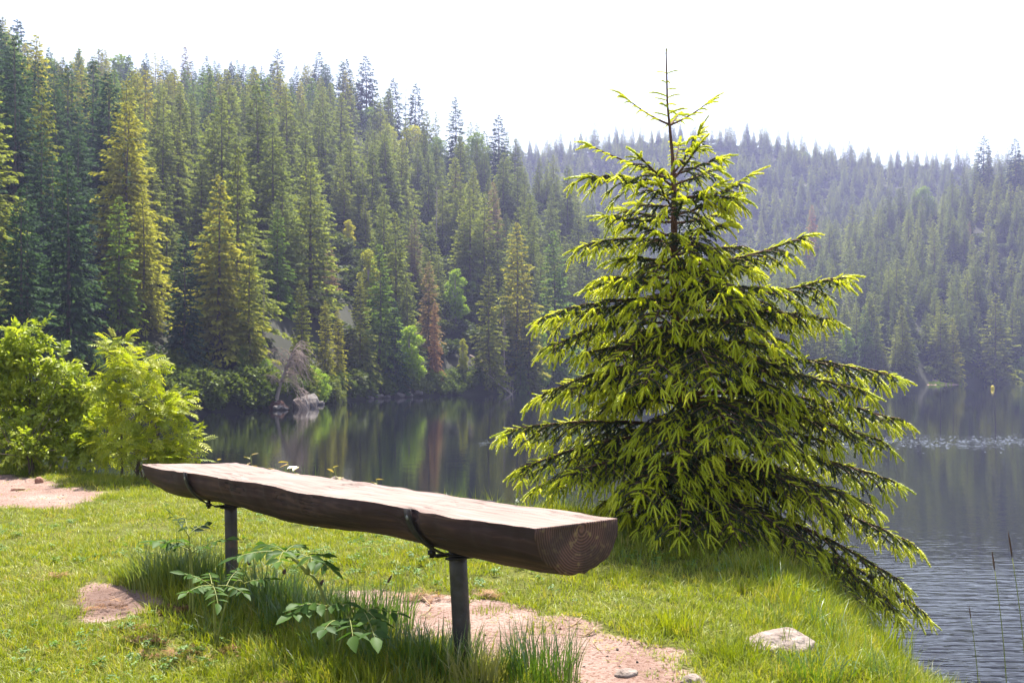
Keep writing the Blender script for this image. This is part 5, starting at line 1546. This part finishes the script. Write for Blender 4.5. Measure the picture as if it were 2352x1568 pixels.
stone('stone', 'flat brown stone on the bare patch at left', 40, 1126, 0.13, 0.10, 0.025, 36, M['brown_stone'], 'stone', 0.1, 0.9, 0.3, 3)
sp = P(775, 1105, 9.0)
o = obj('rock', rock_mesh(37, (0.15, 0.14, 0.10), 4, 0.4, 1.6, M['rock']), None, (sp[0], sp[1], sp[2] - 0.07)); tag(o, 'grey rock on the bank edge showing above the bench', 'rock')
for (pts, rad, lab) in (([(967, 1376), (990, 1392), (985, 1405), (962, 1421)], .0035, 'curved dry twig on the path left of the near bench leg'), ([(1336, 1428), (1322, 1434), (1304, 1443)], .003, 'short dry twig at the grass edge right of the near bench leg'), ([(1366, 1456), (1350, 1460), (1331, 1465)], .0045, 'dark twig on the path right of the near bench leg'),
                        ([(1361, 1484), (1372, 1491), (1384, 1499)], .003, 'thin straight twig lying on the open path'), ([(251, 1249), (258, 1243), (267, 1241)], .006, 'short brown stick lying in the lawn left of the bench'), ([(1290, 1420), (1300, 1426), (1308, 1428)], .003, 'tiny twig at the grass edge behind the path'), ([(455, 1440), (446, 1448), (452, 1462), (470, 1468)], .003, 'hooked dry stalk in the grass below the low herb')):
    q = np.array([gp(a, b_) for a, b_ in pts]) + np.array([0, 0, rad * 1.3])
    q[0, 2] += 0.015; q[-1, 2] += 0.004
    pth = q if len(q) == 4 else bez(q[0], 2 * q[1] - (q[0] + q[2]) / 2, q[2], 6)
    c = pth.mean(0)
    mb = MB(); mb.tube(pth, np.linspace(rad, rad * 0.5, len(pth)), 5)
    if rad > .0032: mb.tube([pth[len(pth) // 2], pth[len(pth) // 2] + np.array([0.03, 0.02, 0.02])], [rad * .6, rad * .3], 4)
    tag(mb.build('twig', M['twig'], None, True, c), lab, 'twig', 'dry twigs on the ground').location = c

# ------------------------------------------------------------------ grass
def tuft_mesh(name, seed, mat, blades, h, spread, width, bend=0.5, segs=3, up=0.9):
    r = np.random.default_rng(seed); V, F = [], []
    for k in range(blades):
        a = r.uniform(0, 6.283); q = spread * math.sqrt(r.random())
        b = np.array([math.cos(a) * q, math.sin(a) * q, -0.01])
        ld = a + r.normal(0, 0.9); o = np.array([math.cos(ld), math.sin(ld), 0])
        H = h * r.uniform(0.5, 1.15); lean = r.uniform(0.1, 0.8) * bend
        sd = np.array([-o[1], o[0], 0]); sd = unit(sd * math.cos(0.5) + o * r.normal(0, .5))
        wd = width * r.uniform(0.7, 1.2); n0 = len(V)
        for s in range(segs + 1):
            t = s / segs
            p = b + np.array([0, 0, 1.0]) * H * (t - 0.35 * lean * t * t) + o * H * lean * t * t
            ww = wd * (1 - t ** 1.6) * (0.75 + 0.25 * min(1, 3 * t)) / 2
            if s < segs: V += [p - sd * ww, p + sd * ww]
            else: V.append(p)
        for s in range(segs - 1):
            i = n0 + s * 2; F.append((i, i + 1, i + 3)); F.append((i, i + 3, i + 2))
        i = n0 + (segs - 1) * 2; F.append((i, i + 1, i + 2))
    return mk_mesh(name, V, [F], mat)
LAWN = [tuft_mesh('lawn_tuft', 600 + k, M['grass'], 12, 1.0, 0.85, 0.078, 1.5, 2) for k in range(6)]      # unit height, scaled per tuft
N = 62000
u = RNG.uniform(-0.80, 0.70, N); y = 1.9 + (RNG.uniform(0, 1, N) ** 0.95) * 12.5
x = u * y
def log_dist(x, y):
    a2, b2 = A0[:2], A1[:2]; d = b2 - a2
    t = np.clip(((x - a2[0]) * d[0] + (y - a2[1]) * d[1]) / (d @ d), 0, 1)
    return np.hypot(x - a2[0] - t * d[0], y - a2[1] - t * d[1]), t
lip = lip_dist(x, y); so = soil_mask(x, y); hu = humus_shade_mask(x, y)
sp_d = np.hypot(x - TB[0], y - TB[1])
patch = fbm(x * 1.6, y * 1.6, 70)
dens = np.clip(0.9 + 1.1 * patch, 0.25, 1) * (1 - 0.965 * so) * (1 - 0.93 * hu)
keep = (RNG.random(N) < dens) & (lip > -1.6)
x, y, lip, so, sp_d, patch = x[keep], y[keep], lip[keep], so[keep], sp_d[keep], patch[keep]; n = len(x)
ld, lt = log_dist(x + 0.12, y + 0.22)
hgt = 0.050 * (1 + 0.7 * fbm(x * 2.2, y * 2.2, 71)) + 0.03 * smooth(1.2, 0.1, lip) + 0.06 * smooth(1.5, 0.7, sp_d)
hgt = hgt + 0.055 * smooth(0.36, 0.10, ld) * (lt > 0.22)
hgt = hgt * (1 - 0.55 * so) * RNG.uniform(0.7, 1.25, n)
pos = np.stack([x, y, ground_z(x, y)], 1)
rot = np.stack([RNG.normal(0, .12, n), RNG.normal(0, .12, n), RNG.uniform(0, 6.283, n)], 1)
hor = np.clip(0.035 + 0.25 * hgt + 0.0022 * y, 0.03, 0.09)
scl = np.stack([hor, hor, hgt], 1)
tag(scatter('lawn_grass', pos, rot, scl, RNG.integers(0, 6, n), [proto('p', q) for q in LAWN]), 'short yellow-green lawn grass covering the bank', 'grass', kind='stuff')
# dry straw, clover and small broad weeds mixed into the turf
STRAW = [tuft_mesh('straw_tuft', 640 + k, M['straw'], 7, 0.7, 1.0, 0.055, 2.2, 2) for k in range(3)]
def clover_mesh(seed):
    r = np.random.default_rng(seed); mb = MB(); base = leaflet_mesh('t', None, 1, 0.12)
    LV = np.array([q.co[:] for q in base.vertices]); LF = [tuple(p.vertices) for p in base.polygons]
    bpy.data.meshes.remove(base)
    for k in range(9):
        a = k * 2.4; c = np.array([math.cos(a), math.sin(a), 0]) * r.uniform(0.1, 0.9) + np.array([0, 0, r.uniform(0.5, 1.2)])
        for q in range(3):
            aa = a + 2.1 * q; d = unit(np.array([math.cos(aa), math.sin(aa), r.normal(0.05, 0.3)])); Y = unit(np.cross(np.array([r.normal(0, .3), r.normal(0, .3), 1.0]), d)); Z = np.cross(d, Y)
            mb.add(c + (LV[:, :1] * d + LV[:, 1:2] * 0.7 * Y + LV[:, 2:] * Z) * 0.42 * r.uniform(.7, 1.2), LF)
    return mb.mesh('clover', M['weed'])
CLOV = [clover_mesh(650 + k) for k in range(3)]
for nm, lab, meshes, N, thr, s0, s1 in (('dry_straw', 'dry straw blades lying in the lawn', STRAW, 7000, 0.0, .03, .06), ('lawn_weeds', 'clover and small broad weeds in the lawn', CLOV, 7000, 0.10, .018, .036)):
    u = RNG.uniform(-0.75, 0.65, N); yy = 2.0 + 11 * RNG.random(N) ** 1.2; xx = u * yy
    pn = fbm(xx * 1.1, yy * 1.1, 75 + N % 7 + len(nm))
    kk = (pn + RNG.normal(0, .12, N) > thr) & (lip_dist(xx, yy) > 0.1) & (soil_mask(xx, yy) < 0.75)
    xx, yy = xx[kk], yy[kk]; n_ = len(xx); ss = RNG.uniform(s0, s1, n_)
    tag(scatter(nm, np.stack([xx, yy, ground_z(xx, yy) + 0.005], 1), np.stack([RNG.normal(0, .15, n_), RNG.normal(0, .15, n_), RNG.uniform(0, 6.283, n_)], 1), np.repeat(ss[:, None], 3, 1), RNG.integers(0, 3, n_), [proto('p', q) for q in meshes]), lab, 'ground cover', kind='stuff')
# taller grass at the bank edge and round the spruce
TALL = [tuft_mesh('tall_tuft', 620 + k, M['sedge'] if k % 2 else M['grass'], 12, 1.0, 0.22, 0.020, 0.9, 4) for k in range(5)]
N = 9000
u = RNG.uniform(-0.8, 0.62, N); y = 2.2 + 11.3 * RNG.random(N) ** 1.3; x = u * y
lip = lip_dist(x, y); sp_d = np.hypot(x - TB[0], y - TB[1])
w = 0.95 * smooth(0.75, 0.0, lip) + 0.55 * smooth(1.7, 0.8, sp_d) * (y < 7.2) + 0.035
w = w * (1 - soil_mask(x, y)) * np.where((x < -1.5), 0.35, 1)
ld, lt = log_dist(x + 0.14, y + 0.26)
w = np.maximum(w, 0.9 * smooth(0.34, 0.16, ld) * (lt > 0.18) * (lt < .95) * (1 - humus_shade_mask(x, y)) * (1 - 0.9 * soil_mask(x, y)))
keep = (RNG.random(N) < w) & (lip > -1.9)
x, y, lip, sp_d, ld = x[keep], y[keep], lip[keep], sp_d[keep], ld[keep]; n = len(x)
hgt = (0.13 + 0.12 * smooth(0.6, -0.2, lip) + 0.09 * smooth(1.5, 0.8, sp_d)) * RNG.uniform(0.6, 1.25, n)
hgt = np.where(lip > 0.75, np.minimum(hgt, 0.14), hgt)
hgt = np.where((x > 1.4) & (y < 6.2), hgt * 0.55, hgt)
hgt = np.where(ld < 0.36, np.maximum(hgt, 0.12 * RNG.uniform(.7, 1.3, n)), hgt)
pos = np.stack([x, y, ground_z(x, y)], 1)
tag(scatter('tall_grass', pos, np.stack([RNG.normal(0, .1, n), RNG.normal(0, .1, n), RNG.uniform(0, 6.283, n)], 1), np.repeat(hgt[:, None], 3, 1), RNG.integers(0, 5, n), [proto('p', q) for q in TALL]),
    'taller grass along the bank edge and round the spruce', 'grass', kind='stuff')

# single tufts that stand out
for px, py, h, sprd, nb_, mat, bend, lab in (
    (1240, 1562, .23, .14, 260, 'sedge', .75, 'thick tuft of dark grass on the path right of the near bench leg'), (400, 1345, .30, .24, 420, 'sedge', .8, 'dark bushy grass clump left of the far bench leg'), (480, 1345, .27, .20, 300, 'sedge', .75, 'dark grass clump at the foot of the far bench leg'),
    (355, 1340, .20, .16, 220, 'sedge', .9, 'low outer edge of the dark grass clump left of the far bench leg'), (590, 1385, .25, .20, 300, 'sedge', .8, 'shaded grass clump under the bench right of the far leg'), (690, 1430, .21, .20, 300, 'sedge', .85, 'shaded grass clump under the middle of the bench'), (640, 1400, .24, .16, 240, 'sedge', .8, 'shaded grass clump beside the arching herb, on its left'),
    (860, 1450, .26, .17, 280, 'sedge', .75, 'grass clump with long blades at the path edge under the bench'), (780, 1440, .22, .17, 260, 'sedge', .8, 'grass clump round the foot of the arching herb'), (1010, 1540, .20, .15, 220, 'sedge', .7, 'grass tuft growing at the foot of the near bench leg'),
    (930, 1530, .20, .17, 260, 'sedge', .8, 'dense grass tuft left of the near bench leg'), (800, 1510, .18, .17, 240, 'sedge', .8, 'low shaded grass tuft below the pale oval herb'), (520, 1400, .16, .18, 240, 'sedge', .9, 'low grass clump round the bluish green herb'), (1100, 1560, .17, .12, 180, 'sedge', .8, 'grass tuft between the near bench leg and the thick dark tuft'),
    (1560, 1445, .15, .10, 110, 'grass', .7, 'light grass tuft at the path edge below the spruce'),
    (1680, 1515, .12, .12, 110, 'grass', .9, 'light grass tuft left of the granite rock'), (1870, 1560, .13, .13, 120, 'sedge', .9, 'dark green grass tuft in front of the granite rock'), (1130, 1405, .05, .09, 90, 'grass', .9, 'little lawn island on the path behind the near bench leg'), (1245, 1450, .05, .07, 70, 'grass', .9, 'little yellow-green grass island in the middle of the path'),
    (2345, 1600, .52, .13, 150, 'sedge', .55, 'tall dark sedge in the lower right corner'), 
    
    (2010, 1500, .22, .16, 130, 'grass', .7, 'tall pale grass tuft at the bank edge under the lowest spruce branch'), (2200, 1560, .24, .15, 120, 'grass', .6, 'tall thin grass tuft at the bank edge in front of the water')):
    p = gp(px, py)
    o = obj('grass_tuft', tuft_mesh('grass_tuft', px + py, M[mat], nb_, h, sprd, 0.0062 if h > .1 else .004, bend, 4), None, p)
    tag(o, lab, 'grass tuft', 'grass tufts round the bench and bank')
p = P(690, 1100, 9.2); p[2] = float(ground_z(p[0], p[1]))
tag(obj('grass_tuft', tuft_mesh('grass_tuft', 99, M['sedge'], 34, .42, .26, 0.008, .5, 4), None, p), 'tall loose grass stems behind the bench beside yellowish plants', 'grass tuft', 'grass tufts round the bench and bank')
# seed stalks
def stalk(label, px, pyb, pyt, D, lean, head, hw):
    t_ = P(px, pyt, D); b = np.array([t_[0] - lean, t_[1], float(ground_z(t_[0], t_[1]))])
    e = empty('seed_stalk', b, label, 'plant', 'seed stalks')
    mb = MB(); pth = bez(b, (b + t_) / 2 + np.array([-lean * 0.3, 0, 0.03]), t_, 7); mb.tube(pth, np.linspace(.0022, .0013, 7), 4); mb.build('stem', M['herb_stem'], e, False, b)
    d = unit(pth[-1] - pth[-2])
    mb = MB(); mb.tube([t_ + d * head * f for f in (0, .15, .5, .85, 1.0)], [hw * .3, hw * .9, hw, hw * .7, hw * .1], 7); mb.build('seed_head', M['seed'], e, True, b)
stalk('seed stalk with dark round head right of the far bench leg', 573, 1350, 1297, 4.9, -0.02, .024, .009)
stalk('seed stalk with pale head, second right of the far bench leg', 652, 1350, 1318, 4.8, 0.02, .026, .010)
stalk('leaning seed stalk with dark oval head above the arching herb', 735, 1390, 1344, 4.4, 0.05, .030, .008)
stalk('tall sedge stalk with narrow head in the lower right corner, left one', 2285, 1560, 1310, 3.5, -0.05, .07, .0028)
stalk('tall sedge stalk with narrow head in the lower right corner, right one', 2325, 1560, 1280, 3.4, -0.06, .09, .0028)
stalk('thin grass stalk at the right edge in front of the bright ripples', 2230, 1560, 1420, 3.9, -0.04, .05, .0022)
stalk('dark seed stalk leaning over the path under the bench', 890, 1430, 1338, 3.9, 0.08, .035, .005)

# pebbles, needle litter
PEB = [rock_mesh(700 + k, (1, .85, .55), 1, .35, 1.3, M['brown_stone'] if k % 2 else M['rock']) for k in range(4)]
N = 5200
u = RNG.uniform(-.75, .6, N); y = RNG.uniform(2.2, 12.5, N); x = u * y
keep = soil_mask(x, y) > 0.6; x, y = x[keep], y[keep]; n = len(x)
s = 0.003 + 0.009 * RNG.random(n) ** 4
tag(scatter('path_pebbles', np.stack([x, y, ground_z(x, y)], 1), RNG.uniform(0, 6.28, (n, 3)), np.repeat(s[:, None], 3, 1), RNG.integers(0, 4, n), [proto('p', q) for q in PEB]), 'small pebbles and grit on the bare footpath', 'pebbles', kind='stuff')
def litter_mesh(seed):
    r = np.random.default_rng(seed); V, F = [], []
    for k in range(40):
        b = r.normal(0, .35, 3) * np.array([1, 1, .05]); a = r.uniform(0, 6.28); d = np.array([math.cos(a), math.sin(a), r.normal(0, .15)]) * r.uniform(.3, .8); s = np.array([-d[1], d[0], 0]) * .05
        i = len(V); V += [b - s, b + s, b + d]; F.append((i, i + 1, i + 2))
    return mk_mesh('needle_litter', V, [F], M['litter'])
LIT = [proto('p', litter_mesh(720 + k)) for k in range(3)]
pts = []
for px, py, w, h, n in ((968, 1378, 60, 9, 40), (1120, 1372, 30, 6, 20), (330, 1478, 70, 8, 28), (430, 1510, 70, 12, 32), (540, 1500, 50, 8, 18), (120, 1330, 40, 8, 25), (640, 1482, 50, 8, 30), (300, 1450, 60, 6, 30), (640, 1590, 60, 10, 30), (250, 1400, 60, 14, 22), (400, 1408, 50, 8, 24)):
    for k in range(n): pts.append(gp(px + RNG.normal(0, w * .5), py + RNG.normal(0, h * .5)) + np.array([0, 0, RNG.uniform(.004, .03)]))
pts = np.array(pts); n = len(pts)
tag(scatter('needle_litter', pts, np.stack([RNG.normal(0, .2, n), RNG.normal(0, .2, n), RNG.uniform(0, 6.28, n)], 1), np.repeat(RNG.uniform(.02, .05, n)[:, None], 3, 1), RNG.integers(0, 3, n), LIT), 'orange-brown dry needle litter scattered on grass and path', 'litter', kind='stuff')
